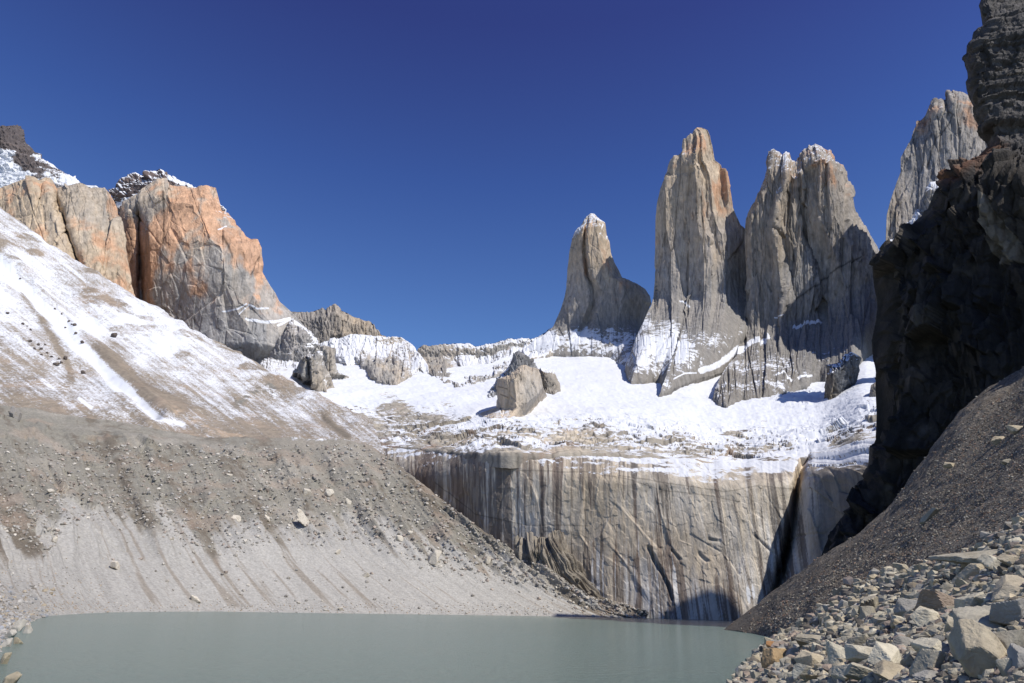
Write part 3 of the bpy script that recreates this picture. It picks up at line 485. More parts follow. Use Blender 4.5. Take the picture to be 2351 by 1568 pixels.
def wall_build():
    nu, nv = 960, 330
    px, py, v, D = wall_P(nu, nv); P = P3(px, py, D)
    n = normals(P); n *= np.sign(np.sum(n * (CAM - P), -1, keepdims=True))
    X, Z = P[..., 0] + 3 * n3(P, 30, oct=2, seed=80), P[..., 2]
    f1 = facet(X / 30, Z / 60, 81)
    f2 = facet(X / 9, Z / 26, 82, 2.); f3 = facet(X / 4, Z / 5.5, 95, 2.)
    d = 1.2 * f1[0] * sstep(0, .06, f1[1]) * sstep(.05, .2, v) + .45 * f2[0] * sstep(0, .06, f2[1]) + .3 * f3[0] + (px > 1856) * 3.5 * facet(X / 8, Z / 30, 99, 2.2)[0] + 1.6 * n3(P, 60, oct=5, seed=83) + .35 * fbm(X / 3.5, X * 0, Z / 35, oct=3, seed=84)
    # overhanging flakes (dark roofs)
    for pl, dep in (([(1490,1257),(1505,1290),(1530,1330),(1545,1375)], 6), ([(1545,1265),(1560,1282)], 3), ([(1628,1237),(1655,1243)], 2), ([(1733,1228),(1750,1245),(1775,1268)], 2), ([(1605,1270),(1622,1287)], 2.5), ([(1530,1410),(1542,1440)], 5)):
        a = np.array(pl, float); wn_ = n3(P, 7, oct=3, seed=98); dd = pldist(px + 6 * wn_, py + 6 * wn_, pl) * (1 + .5 * wn_); side = (px - np.interp(py, a[:, 1], a[:, 0]))
        d = d - dep * .55 * np.exp(-(dd / 4.) ** 2)
        d = d + dep * .35 * np.exp(-(dd / 9.) ** 2) * sstep(-2, 4, side)
    P = P + n * d[..., None]
    n2 = normals(P); n2 *= np.sign(np.sum(n2 * (CAM - P), -1, keepdims=True))
    # colour: water streaks hanging from the lip
    sx = px * .36 - .05 * (py - 1050) * sstep(1400, 1650, px) + 1.0 * fbm(P[..., 0] / 40, P[..., 0] * 0, Z / 40, oct=2, seed=85)
    s1 = fbm(sx / 6.5, sx * 0 + 3, Z / 200, oct=5, gain=.75, seed=86); s2 = fbm(sx / 1.7, sx * 0, Z / 70, oct=3, gain=.7, seed=87); pat = n3(P, 22, 22, 30, oct=3, seed=93)
    s4 = fbm(sx / 2.4, sx * 0 + 9, Z / 90, oct=4, gain=.7, seed=97); zone = field(px, py, [(900,1060,.3),(1000,1100,.5),(1100,1150,.45),(1100,1200,.3),(1180,1180,.1),(1290,1150,.25),(1300,1300,.35),(1280,1100,.35),(1400,1180,-.15),(1500,1150,-.3),(1600,1150,-.25),(1550,1350,.1),(1480,1350,.3),(1700,1200,-.1),(1650,1350,.1),(1750,1120,-.2),(1720,1380,.05),(1950,1150,.12),(1880,1300,.05),(1150,1060,.3),(1450,1060,.1)], 1.3)
    c = mixc(CREAM, rgb(.54, .51, .46), np.clip(.5 + s2 + .6*(py-1200)/200, 0, 1)); c = mixc(c, rgb(.47, .37, .245), sstep(-.1, .4, n3(P, 50, oct=3, seed=88)) * .6) * (1 + .25 * pat + .2 * n3(P, 5, oct=3, seed=94))[..., None]
    brown = mixc(rgb(.115, .10, .088), rgb(.17, .115, .08), np.clip(.5 + n3(P, 60, oct=2, seed=89), 0, 1))
    c = mixc(c, brown, sstep(.0, .12, s1 + .55 * s2 + .6 * zone + .22 * pat - .09) * .8)
    c = mixc(c, brown * .8, sstep(.14, .30, s4 + .45 * zone + .3 * s1) * .62)
    c = mixc(c, rgb(.68, .66, .62), sstep(.26, .42, s2 + .35 * fbm(sx / 14, sx * 0, Z / 60, oct=2, seed=90)) * sstep(1150, 1300, py) * .8)
    for pl in ([(1180,1082),(1260,1083),(1370,1085),(1440,1100),(1530,1125),(1640,1140),(1700,1150)], [(1420,1092),(1560,1112),(1660,1128),(1740,1115),(1830,1125)], [(1000,1110),(1090,1180),(1200,1205),(1350,1207)]):
        c = c * (1 - .45 * np.exp(-(pldist(px, py + 3 * n3(P, 20, oct=2, seed=91), pl) / 1.3) ** 2))[..., None]
    
    top = sstep(.20, .0, v)
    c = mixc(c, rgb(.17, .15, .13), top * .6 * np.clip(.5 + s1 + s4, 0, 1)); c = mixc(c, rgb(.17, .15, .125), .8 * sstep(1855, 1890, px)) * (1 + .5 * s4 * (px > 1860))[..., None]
    sn = .34 * top + .8 * (n2[..., 2] - .4) + .45 * fbm(P[..., 0] / 45, P[..., 1] / 60, Z / 5, oct=4, seed=92) - .12
    sn = np.maximum(sn, 1.0 * np.exp(-(((px - 1725) / 14) ** 2 + ((py - 1360) / 26) ** 2)) * (.5 + s2)) 
    sn = sn+.9*np.exp(-(((px-1775)/24)**2+((py-1070)/7)**2))
    sn = sn + .45*sstep(1850,1900,px)*sstep(1120,1020,py)
    # closing back shell is the hill itself: extend backwards below the glacier
    back = P[:1].copy(); back[..., 1] += 30; back[..., 2] -= 8; P = np.concatenate([back, P], 0); nv += 1
    c = np.concatenate([c[:1], c], 0); sn = np.concatenate([sn[:1], sn], 0)
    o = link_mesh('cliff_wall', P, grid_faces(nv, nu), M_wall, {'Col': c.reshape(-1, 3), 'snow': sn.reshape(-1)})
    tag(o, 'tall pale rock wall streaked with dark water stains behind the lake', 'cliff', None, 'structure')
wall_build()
#@@LEFT
# ---- left snow-dusted slope
GULLY = [(-30, 565), (0, 600), (40, 645), (90, 695), (135, 745), (180, 790), (230, 838), (275, 885), (320, 920), (355, 955)]
def slope_disp(P, px, py, u, v):
    g = pldist(px, py, GULLY)
    return 7 * n3(P, 120, oct=4, seed=101) + 2.2 * n3(P, 22, oct=4, seed=102) - 9 * np.exp(-(g / 12) ** 2) + 5 * np.exp(-((g - 26) / 12) ** 2) + 3 * np.maximum(0, n3(P, 60, oct=3, seed=103, ridge=True)) \
        + 9 * np.maximum(0, n3(P, 14, oct=3, seed=104)) * np.exp(-(pldist(px, py, [(540, 920), (575, 900), (615, 885), (625, 905)]) / 10) ** 2)
def slope_col(P, px, py, u, v, nz, d):
    q_ = py - .78 * px; st = fbm(q_ / 9., (px + .78 * py) / 120., 0 * u, oct=5, gain=.65, seed=105); lo = n3(P, 70, oct=4, seed=106); g = pldist(px, py, GULLY)
    c = mixc(rgb(.27, .225, .17), rgb(.20, .165, .125), np.clip(.5 + lo + st, 0, 1)); c = mixc(c, rgb(.34, .26, .19), sstep(.1, .5, n3(P, 45, oct=3, seed=107)) * .5)
    sn = field(px, py, [(0,500,.66),(60,560,.72),(0,640,.92),(100,640,.78),(150,640,.66),(200,660,.6),(250,680,.72),(130,720,.8),(200,760,.95),(300,740,.9),(400,780,.86),(480,800,.8),(560,850,.66),(600,870,.6),(330,820,.72),(420,850,.66),(500,880,.64),(300,860,.5),(260,820,.42),(330,890,.3),(400,900,.46),(380,940,.3),(450,940,.36),(520,940,.36),(600,930,.36),(650,950,.42),(700,940,.46),(740,980,.36),(780,960,.46),(820,990,.4),(690,900,.62),(620,990,.2),(550,1000,.18),(700,1000,.25),(600,890,.5),(0,720,.85),(60,740,.8),(0,800,.5),(60,820,.6),(120,860,.62),(0,860,.45),(80,880,.35),(160,900,.45),(220,900,.55),(280,940,.4),(30,920,.25),(120,940,.2),(200,960,.22),(300,1000,.2),(430,1010,.18),(680,1010,.35),(-200,600,.9)], 1.5)
    sn = sn - .3 * sstep(.12, .4, n3(P, 55, oct=4, seed=134)) * sstep(.5, .75, v) - .12 * sstep(980, 700, py) - .02 + .42 * st + .2 * lo + .15 * n3(P, 9, oct=3, seed=109) + .75 * np.exp(-(g / (7 + 9 * (py < 900) * sstep(550, 900, py))) ** 2) - .45 * np.exp(-(pldist(px + 2, py, [(190, 770), (240, 812), (300, 860), (330, 890), (420, 930)]) / 14) ** 2)
    for pl, w, k in (([(95,735),(130,790),(150,830),(165,870)], 9, .35), ([(182,915),(210,937)], 3, -.8), ([(325,930),(360,960),(420,975)], 7, -.5), ([(300,540),(300,560)], 3, 0), ([(50,672),(80,715),(120,745)], 6, .3), ([(745,960),(775,985),(798,1002)], 7, .45), ([(120,520),(210,600),(300,655)], 5, .18), ([(0,735),(60,780),(110,820)], 7, .2)):
        sn = sn - k * np.exp(-(pldist(px + 4 * lo, py, pl) / w) ** 2)
    oc = sstep(-.15, .15, n3(P, 10, oct=3, seed=110)) * np.exp(-(pldist(px + 6 * lo, py + 4 * st, [(545, 928), (575, 903), (600, 892), (622, 884), (632, 902)]) / 8) ** 2); sn = sn - .55 * oc; c = mixc(c, rgb(.19, .18, .155), oc)
    c = mixc(c, rgb(.15, .13, .10), .8 * np.exp(-(pldist(px, py, [(745,960),(775,985),(798,1002)]) / 6) ** 2))
    c = mixc(c, rgb(.40, .30, .21), .8 * np.exp(-(pldist(px, py + 5*lo, [(400,940),(440,965),(500,990),(560,1003)]) / 9) ** 2) * sstep(-.1,.2,n3(P,9,oct=2,seed=108)))
    return c, sn
def matched(lines, nu):
    out = []
    for ln in lines:
        a = np.array([[p[0], p[1], water_D(p[0], p[1]) if p[2] == 'w' else p[2]] for p in ln], float)
        t = np.linspace(0, 1, len(a)); s = np.linspace(0, 1, nu)
        q = np.stack([np.interp(s, t, a[:, k]) for k in range(3)], -1)
        out.append(P3(q[:, 0], q[:, 1], q[:, 2]))
    return out
def uneven(n, w):   # n columns shared out by weights
    return np.interp(np.linspace(0, 1, n), np.concatenate([[0], np.cumsum(w)]) / np.sum(w), np.linspace(0, 1, len(w) + 1))
NU = 860
sl = matched([[(-300,1010,560),(0,1000,640),(200,1010,675),(430,1045,700),(640,1050,730),(760,1050,770),(880,1060,790)],
 [(-300,960,640),(0,965,680),(200,980,700),(430,1020,725),(640,1030,755),(760,1030,795),(880,1036,805)],
 [(-300,760,900),(0,800,900),(180,850,900),(380,920,880),(560,950,900),(720,985,880),(870,1012,850)],
 [(-300,600,1200),(0,620,1200),(150,720,1180),(340,810,1130),(520,880,1100),(700,940,1050),(862,990,940)],
 [(-300,330,1500),(0,476,1450),(150,583,1420),(310,682,1380),(490,783,1330),(640,866,1260),(855,968,1080)]], NU)
zc = np.linspace(0, 1, NU); sl[-1][:, 2] += 9 * fbm(zc * 26, zc * 0, zc * 0, oct=5, gain=.6, seed=132) - 3
sl[-2][:, 2] += 5 * fbm(zc * 18, zc * 0, zc * 0, oct=4, gain=.6, seed=133)
bk = sl[-1].copy(); bk[:, 1] += 120; bk[:, 2] -= 160
SLO, SLP = loft('hillside', sl + [bk], [20, 110, 130, 150, 12], NU, M_slope, slope_col, slope_disp, label='snow-dusted brown debris slope falling from the far left', cat='hillside')

# ---- moraine with its pale scree apron
M_mor = ground_mat('moraine_scree', fine=1.4, amp=.2, bump=.5, bdist=.7, snow_scale=4, snow_amp=.35, speck=.12, speck_scale=1.3, bumpscale=2.2)
def mor_disp(P, px, py, u, v):
    vv = np.clip((v - .02) / .9, 0, 1)
    gul = fbm(u * 34, vv * 1.2, 0 * u, oct=4, gain=.6, seed=111, ridge=True)
    fade = sstep(0.02, .1, v)
    return fade * (n3(P, 60, oct=4, seed=112) * 4 * sstep(.1, .5, vv) + gul * 7.5 * sstep(.3, .62, vv) * sstep(1.02, .88, vv) + 3 * facet(u * 60, vv * 14, 115)[0] * sstep(.45, .6, vv) * sstep(1.0, .9, vv) + .5 * fbm(u * 160, vv * 3, 0 * u, oct=3, seed=113) + 1.2 * n3(P, 7, oct=3, seed=114) * sstep(.4, .6, vv))
TILLY = [(-200,1180),(0,1205),(60,1240),(120,1258),(150,1185),(250,1172),(350,1190),(420,1235),(480,1243),(560,1246),(620,1215),(700,1226),(760,1225),(900,1240),(1000,1292),(1120,1310),(1230,1335),(1400,1400),(1500,1420)]
def mor_col(P, px, py, u, v, nz, d):
    fn = fbm(u * 46, v * 1.5, 0 * u, oct=3, gain=.6, seed=121); st = fbm(u * 190, v * 2.2, 0 * u, oct=4, gain=.7, seed=122); lo = n3(P, 40, oct=4, seed=123); hi = n3(P, 6, oct=3, seed=124)
    yb = np.interp(px, [p[0] for p in TILLY], [p[1] for p in TILLY])
    till = sstep(16, -16, py - yb - 110 * fn - 18 * lo - 30 * st)
    s5 = fbm(u * 420, v * 5, 0 * u, oct=3, gain=.6, seed=127); c = SCREE * (1 + .20 * st + .12 * s5 + .08 * lo)[..., None]
    c = mixc(c, rgb(.235, .205, .165), sstep(.14, .42, st + .35 * fn + .3 * s5) * .85 * sstep(.02, .1, v))
    ct = mixc(TILL, rgb(.15, .128, .098), sstep(-.1, .4, fn + .6 * hi + .5 * lo + .4 * st)); ct = mixc(ct, rgb(.30, .275, .23), sstep(.05, .5, -lo + .3 * st) * .8)
    c = mixc(c, ct, till)
    up = sstep(1120, 1010, py) * sstep(500, 800, px); c = mixc(c, rgb(.285, .25, .205), up * .7 * np.clip(.6 + lo, 0, 1))
    c = mixc(c, rgb(.33, .25, .19), .35 * sstep(.1, .4, n3(P, 25, oct=2, seed=126)) * till)
    beach = sstep(.03, .0, v); c = c * (1 - .1 * beach)[..., None]
    sn = .12 + .5 * sstep(1035, 1000, py) * sstep(560, 700, px) * (px < 840) + .3*st
    return c, sn - .1
mo = matched([[(-420,1560,70),(-60,1540,72),(20,1480,80),(60,1428,120),(180,1412,'w'),(400,1410,'w'),(600,1411,'w'),(800,1414,'w'),(1000,1417,'w'),(1200,1420,'w'),(1350,1422,'w'),(1440,1424,'w'),(1485,1426,'w')],
 [(-400,1520,80),(-60,1520,'w'),(0,1492,'w'),(60,1436,'w'),(105,1415,'w'),(250,1406,'w'),(500,1404,'w'),(760,1408,'w'),(1000,1411,'w'),(1200,1414,'w'),(1350,1416.5,'w'),(1440,1418,'w'),(1485,1420,'w')],
 [(-560,1400,110),(-340,1350,150),(-200,1330,180),(-80,1310,240),(30,1290,310),(180,1270,380),(400,1255,450),(620,1250,500),(820,1260,540),(1020,1285,560),(1220,1350,560),(1400,1405,560),(1485,1419.5,565)],
 [(-900,900,330),(-700,885,390),(-450,890,440),(-300,900,490),(-150,915,550),(30,937,600),(250,962,640),(470,1003,680),(660,1008,710),(840,1013,740),(1100,1212,610),(1280,1347,575),(1485,1419,566)]], NU)
mo[0][:, 2] = -3.0; mo[1][0, 2] = 1
crest = mo[-1]; b1 = crest.copy(); b1[:, 1] += 14; b1[:, 2] -= 3; b2 = crest.copy(); b2[:, 1] += 60; b2[:, 2] -= 45
crest[:, 2] += 1.5 * fbm(np.linspace(0, 60, NU), np.zeros(NU), np.zeros(NU), oct=4, seed=131)
# keep the crest line of the right-hand shoulder following the photographed ridge
MOO, MOP = loft('scree_slope', mo + [b1, b2], [8, 200, 230, 6, 10], NU, M_mor, mor_col, mor_disp, label='grey moraine bank with pale scree running down to the lake on the left', cat='scree slope')
def mound_col(P, px, py, u, v, nz, d):
    lo = n3(P, 14, oct=4, seed=141); st = fbm(px / 5., v * 3, 0 * u, oct=3, seed=142)
    c = mixc(rgb(.245, .215, .17), rgb(.14, .118, .09), sstep(-.2, .5, lo + .5 * st)); c = mixc(c, SCREE * .85, sstep(.75, .9, v))
    return c, 0 * px - .3
body('moraine_mound', L=[(1186,1250),(1190,1290),(1215,1340)], R=[(1292,1245),(1304,1269),(1325,1301),(1333,1321.6),(1351,1336),(1378,1360),(1402,1382),(1440,1400)], T=[(1187,1231),(1192,1233),(1199,1240),(1210,1238),(1222,1231),(1240,1234),(1257,1234),(1266,1224),(1275,1216),(1290,1225)],
  B=[(1260,1400),(1300,1424),(1400,1428),(1498,1430)], D0=600, b=20, tb=14, mat=M_mor, dispf=lambda P, px, py, u, v: 5 * facet(u * 9 + .3 * n3(P, 20, oct=2), v * 2.2, 143)[0] + 4 * fbm(u * 26, v * 2, 0 * u, oct=3, seed=144, ridge=True) + 2 * n3(P, 10, oct=3, seed=145), vt=.15, base=.6, baseD=572.0,
  colf=mound_col, label='dark eroded moraine mound with gullies at the foot of the streaked wall', cat='moraine')

# ---- right bank: scree above, boulder field below
M_bank = ground_mat('bank_gravel', fine=.9, amp=.35, bump=1.0, bdist=.35, snow_scale=3, snow_amp=.2, speck=.55, speck_scale=.55, bumpscale=.7)
def bank_disp(P, px, py, u, v):
    return sstep(0, .06, u) * (1.2 * n3(P, 16, oct=3, seed=151) * np.clip(P[..., 1] / 100, .25, 1) + .35 * n3(P, 3.2, oct=3, seed=152) * np.clip(P[..., 1] / 60, .3, 1.4))
def bank_col(P, px, py, u, v, nz, d):
    st = fbm(v * 70, u * 4, 0 * u, oct=4, gain=.6, seed=153); lo = n3(P, 14, oct=4, seed=154)
    dark = mixc(rgb(.125, .105, .08), rgb(.18, .155, .12), np.clip(.5 + lo, 0, 1)); light = rgb(.16, .142, .115)  # boulder-field ground tone lowered to paint in the shadow between stones
    edge = sstep(.58, .90, v)
    c = mixc(light, dark, np.clip(edge + .8 * st, 0, 1)); c = mixc(c, rgb(.15, .12, .085), sstep(.1, .4, st) * .6)
    return c, 0 * px - .3
NB = 620
bl = matched([[(1600,1760,'w'),(1850,1900,14),(2050,1900,8),(2351,1900,5.5),(2900,2000,5)],
 [(1655,1625,'w'),(1830,1640,32),(2000,1640,21),(2351,1660,10.5),(2900,1700,8)],
 [(1690,1556,'w'),(1850,1560,42),(2050,1555,25),(2351,1545,15),(2900,1540,11)],
 [(1742,1500,'w'),(1880,1490,62),(2060,1450,42),(2351,1395,27),(2900,1300,20)],
 [(1781,1466,'w'),(1900,1430,125),(2060,1360,88),(2351,1215,52),(2900,960,38)],
 [(1735,1456,'w'),(1880,1370,190),(2100,1240,150),(2351,1075,110),(2900,700,80)],
 [(1664,1446,'w'),(1879,1285,240),(2053,1158,238),(2351,846,232),(2900,300,225)]], NB)
for k in range(len(bl) - 1): bl[k][:, 2] = np.maximum(bl[k][:, 2], -.6)
bt = bl[-1].copy()
c0 = np.array([(1664,1446),(1731.7,1395),(1777,1361),(1879,1285.5),(1985,1214),(2053,1158),(2110,1082),(2167,1003),(2223,932),(2273,887),(2351,846),(2600,610),(2900,300)], float)
cd_ = resample(c0, NB); Dl = lerp(water_D(1664, 1446), 235, sstep(0, .25, np.linspace(0, 1, NB))); bl[-1] = P3(cd_[:, 0], cd_[:, 1], Dl)
low = bl[0].copy(); low[:, 2] -= 3
b1 = bl[-1].copy(); b1[:, 1] += 8; b1[:, 2] -= 2; b2 = bl[-1].copy(); b2[:, 1] += 45; b2[:, 2] -= 32
for L_ in bl[:6]: L_[0, 2] = -.5
BKO, BKP = loft('bank', bl + [b1, b2], [30, 60, 90, 110, 120, 140, 4, 6], NB, M_bank, bank_col, bank_disp, label='dark scree bank with a boulder field, rising from the lake to the right', cat='scree bank')

# ---- black cliff
M_blk = ground_mat('black_rock', fine=5, stretch=(1, 1, .8), amp=.45, bump=1.0, bdist=2.0, snow_scale=6, snow_amp=.4, bumpscale=4, rough=.8)
def cliff_D(px, py, u, v):
    xl = np.interp(py, [0, 336, 480, 614, 1100, 1290], [2215, 2268, 2120, 2003, 1990, 1880])
    D = -np.minimum(np.clip((px - 2000) / 350., 0, 3.) * 58, 125)
    up = sstep(430, 300, py); D = D * (1 - .9 * up) - 22 * up
    return D
def cliff_disp(P, px, py, u, v):
    X = px * .25; Z = P[..., 2]
    lay = sstep(420, 330, py) * sstep(2200, 2240, px)
    f1 = facet(X / 13 + .3 * n3(P, 30, oct=2, seed=160), Z / 26, 161, 2.2); f2 = facet(X / 4.5, Z / 8, 162, 2.0)
    d = 5 * f1[0] * (1 - .9 * lay) + 2.2 * f2[0] * (1 - .8 * lay) + 2.5 * n3(P, 45, oct=5, seed=163) + 1.2 * n3(P, 6, oct=3, seed=164) * .5
    zz = Z + 1.5 * n3(P, 40, oct=2, seed=166); d = d + lay * (2.6 * (h2((zz / 3.1).astype(int), (zz / 3.1).astype(int) * 0 + 3, 4) - .5) + 5 * (h2((zz / 17.).astype(int), (zz / 17.).astype(int) * 0 + 5, 9) - .5) + 2.0 * facet(X / 9, Z / 12, 165, 1.5)[0] + .8 * facet(X / 3, Z / 3, 178, 1.5)[0] + 1.5 * fbm(X / 60, X * 0, Z / 2.2, oct=3, seed=167))
    f0 = facet(X / 24 + .2, Z / 40, 168, 2.6); d = d + 10 * f0[0] * sstep(0, .03, f0[1]) * (1 - lay) + (1.8 - 1.3 * lay) * facet(X / 6, Z / 9, 169, 2.4)[0]
    d = d + 1.3 * n3(P, 14, 14, 20, oct=4, gain=.6, seed=176) * (1 - .5 * lay)
    d = d * (.25 + .75 * sstep(0, .03, u))
    return d
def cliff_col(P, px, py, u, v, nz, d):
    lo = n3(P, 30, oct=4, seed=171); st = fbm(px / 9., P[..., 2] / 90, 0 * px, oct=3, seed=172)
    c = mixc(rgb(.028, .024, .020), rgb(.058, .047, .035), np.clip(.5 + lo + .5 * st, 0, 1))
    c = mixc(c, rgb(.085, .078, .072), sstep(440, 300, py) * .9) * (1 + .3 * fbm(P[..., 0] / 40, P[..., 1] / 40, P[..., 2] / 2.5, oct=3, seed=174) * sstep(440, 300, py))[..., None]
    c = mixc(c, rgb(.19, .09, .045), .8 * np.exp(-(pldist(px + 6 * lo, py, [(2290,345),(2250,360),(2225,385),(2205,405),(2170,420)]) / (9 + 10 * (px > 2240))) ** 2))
    slab = inpoly(px + 5 * lo, py + 5 * st, [(2262,455),(2300,470),(2320,520),(2345,560),(2340,590),(2290,605),(2275,575),(2262,520)])
    c = mixc(c, rgb(.27, .225, .165), slab * (.7 + .2 * st))  # tan slab, coloured paler to put the sun on it into the rock
    c = mixc(c, rgb(.22, .17, .125), .6 * np.exp(-(((px - 2108) / 22) ** 2 + ((py - 862) / 34) ** 2) ** 2) * np.clip(.7 + lo, 0, 1))  # sunlit patch low on the face, painted into the rock colour
    c = mixc(c, rgb(.13, .11, .085), .5 * sstep(.25, .5, n3(P, 12, oct=3, seed=173)))
    sn = -.3 + 1.1 * np.exp(-(pldist(px, py, [(2236,366),(2215,384),(2190,398),(2160,414)]) / 2.2) ** 2) + .9 * np.exp(-(pldist(px, py, [(2115,494),(2090,515),(2078,527)]) / 2) ** 2) + .5 * np.exp(-(((px - 2262) / 14) ** 2 + ((py - 142) / 10) ** 2))
    return c, sn
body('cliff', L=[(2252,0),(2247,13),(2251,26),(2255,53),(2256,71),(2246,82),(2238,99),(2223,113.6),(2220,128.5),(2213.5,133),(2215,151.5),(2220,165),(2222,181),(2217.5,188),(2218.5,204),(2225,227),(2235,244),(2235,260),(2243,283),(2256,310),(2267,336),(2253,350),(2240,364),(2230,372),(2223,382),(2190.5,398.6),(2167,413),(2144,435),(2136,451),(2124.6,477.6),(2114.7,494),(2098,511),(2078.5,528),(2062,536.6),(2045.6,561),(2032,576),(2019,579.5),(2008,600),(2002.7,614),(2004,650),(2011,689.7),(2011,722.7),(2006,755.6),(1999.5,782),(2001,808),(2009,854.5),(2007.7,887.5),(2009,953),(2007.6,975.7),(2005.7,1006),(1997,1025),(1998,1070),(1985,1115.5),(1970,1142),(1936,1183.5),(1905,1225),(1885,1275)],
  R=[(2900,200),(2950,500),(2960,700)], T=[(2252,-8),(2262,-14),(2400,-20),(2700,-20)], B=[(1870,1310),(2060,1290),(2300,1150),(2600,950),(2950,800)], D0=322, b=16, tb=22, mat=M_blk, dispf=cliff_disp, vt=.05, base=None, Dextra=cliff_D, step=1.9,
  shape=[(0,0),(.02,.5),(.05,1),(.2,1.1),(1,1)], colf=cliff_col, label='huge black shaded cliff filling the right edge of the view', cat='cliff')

# ---- lake and ground
def water_mat():
    m = bpy.data.materials.new('milky_water'); m.use_nodes = True; nt = m.node_tree; L = nt.links; bs = nt.nodes['Principled BSDF']
    bs.inputs['Base Color'].default_value = (.235, .30, .265, 1); bs.inputs['Roughness'].default_value = .16; bs.inputs['IOR'].default_value = 1.33
    tc = N(nt, 'ShaderNodeTexCoord'); mp = N(nt, 'ShaderNodeMapping'); mp.inputs['Scale'].default_value = (.7, 1.0, 1); L.new(tc.outputs['Object'], mp.inputs[0])
    n1 = N(nt, 'ShaderNodeTexNoise', Scale=.6, Detail=8.0, Roughness=.65); L.new(mp.outputs[0], n1.inputs['Vector'])
    bp = N(nt, 'ShaderNodeBump', Distance=.75, Strength=1.0); L.new(n1.outputs[0], bp.inputs['Height']); L.new(bp.outputs[0], bs.inputs['Normal'])
    n2 = N(nt, 'ShaderNodeTexNoise', Scale=.03, Detail=4.0); L.new(mp.outputs[0], n2.inputs['Vector'])
    mx = N(nt, 'ShaderNodeMix', data_type='RGBA'); L.new(n2.outputs[0], mx.inputs[0]); mx.inputs[6].default_value = (.118, .185, .162, 1); mx.inputs[7].default_value = (.145, .195, .165, 1); L.new(mx.outputs[2], bs.inputs['Base Color'])
    return m
o = link_mesh('lake', np.array([[-900., -60, 0], [500, -60, 0], [500, 760, 0], [-900, 760, 0]]), [[0, 1, 2, 3]], water_mat()); tag(o, 'calm milky grey-green glacial lake', 'lake', None, 'structure')
M_gr = ground_mat('ground_gravel', fine=6, amp=.2, bump=.5)
o = link_mesh('ground', np.array([[-20000., -20000, -6], [20000, -20000, -6], [20000, 20000, -6], [-20000, 20000, -6]]), [[0, 1, 2, 3]], M_gr, {'Col': np.full((4, 3), .25), 'snow': np.zeros(4)}); tag(o, kind='structure')
#@@ROCKS
# ---- boulders
import bmesh
def ico(sub):
    bm = bmesh.new(); bmesh.ops.create_icosphere(bm, subdivisions=sub, radius=1.0)
    v = np.array([q.co[:] for q in bm.verts]); f = np.array([[w.index for w in q.verts] for q in bm.faces]); bm.free()
    return v / np.linalg.norm(v, axis=1, keepdims=True), f
ICO = {k: ico(k) for k in (1, 2, 3, 4, 5)}
def rock_verts(seed, sub, cuts=7, rough=.042, dims=(1, 1, 1)):
    r = np.random.RandomState(seed); v, f = ICO[sub]
    A = np.linalg.qr(r.normal(size=(3, 3)))[0] * 1.0
    A = lerp(np.eye(3), A, .35); Nn = [A[0], -A[0], A[1], -A[1], A[2], -A[2]]; Dn = list(r.uniform(.62, .95, 6))
    for k in range(cuts):
        n = r.normal(size=3); Nn.append(n); Dn.append(r.uniform(.72, 1.0))
    Nn = np.array(Nn); Nn = Nn + r.normal(size=Nn.shape) * .12; Nn /= np.linalg.norm(Nn, axis=1, keepdims=True)
    t = np.array(Dn)[None] / np.maximum(v @ Nn.T, .05); pw = 60.0; rad_ = (t ** -pw).sum(1) ** (-1 / pw)
    P = v * rad_[:, None]
    if rough > 0 and sub >= 3:
        q = P * 1.6 + seed * 3.3
        P = P + v * (rough * 1.6 * fbm(q[:, 0], q[:, 1], q[:, 2], oct=4, gain=.6, seed=seed % 17)[:, None]) + v * (rough * .8 * fbm(q[:, 0] * 4, q[:, 1] * 4, q[:, 2] * 9, oct=3, seed=5)[:, None])
    P = P / np.abs(P).max(0) * np.array(dims) * .5
    return P, f
def rock_mat(name, attr):
    m = bpy.data.materials.new(name); m.use_nodes = True; nt = m.node_tree; L = nt.links; bs = nt.nodes['Principled BSDF']
    bs.inputs['Roughness'].default_value = .85; bs.inputs['Specular IOR Level'].default_value = .3
    tc = N(nt, 'ShaderNodeTexCoord'); co = 'Object'
    if attr: src = N(nt, 'ShaderNodeAttribute', attribute_name='Col').outputs['Color']; sc = .8
    else: src = N(nt, 'ShaderNodeObjectInfo').outputs['Color']; sc = 1.0
    geo = N(nt, 'ShaderNodeNewGeometry'); vec = geo.outputs['Position']
    n1 = N(nt, 'ShaderNodeTexNoise', Scale=1.3, Detail=6.0, Roughness=.65); L.new(vec, n1.inputs['Vector'])
    mr = N(nt, 'ShaderNodeMapRange'); mr.inputs[1].default_value = .3; mr.inputs[2].default_value = .7; mr.inputs[3].default_value = .72; mr.inputs[4].default_value = 1.25; L.new(n1.outputs[0], mr.inputs[0])
    mu = N(nt, 'ShaderNodeVectorMath', operation='SCALE'); L.new(src, mu.inputs[0]); L.new(mr.outputs[0], mu.inputs['Scale'])
    n3_ = N(nt, 'ShaderNodeTexNoise', Scale=.5, Detail=3.0); L.new(vec, n3_.inputs['Vector'])
    r3 = N(nt, 'ShaderNodeMapRange'); r3.inputs[1].default_value = .55; r3.inputs[2].default_value = .7; r3.inputs[4].default_value = .45; L.new(n3_.outputs[0], r3.inputs[0])
    mx = N(nt, 'ShaderNodeMix', data_type='RGBA'); L.new(r3.outputs[0], mx.inputs[0]); L.new(mu.outputs[0], mx.inputs[6]); mx.inputs[7].default_value = (.27, .215, .135, 1)
    L.new(mx.outputs[2], bs.inputs['Base Color'])
    nb = N(nt, 'ShaderNodeTexNoise', Scale=5.0, Detail=8.0, Roughness=.7); L.new(vec, nb.inputs['Vector'])
    bp = N(nt, 'ShaderNodeBump', Distance=.12, Strength=.7); L.new(nb.outputs[0], bp.inputs['Height']); L.new(bp.outputs[0], bs.inputs['Normal'])
    return m
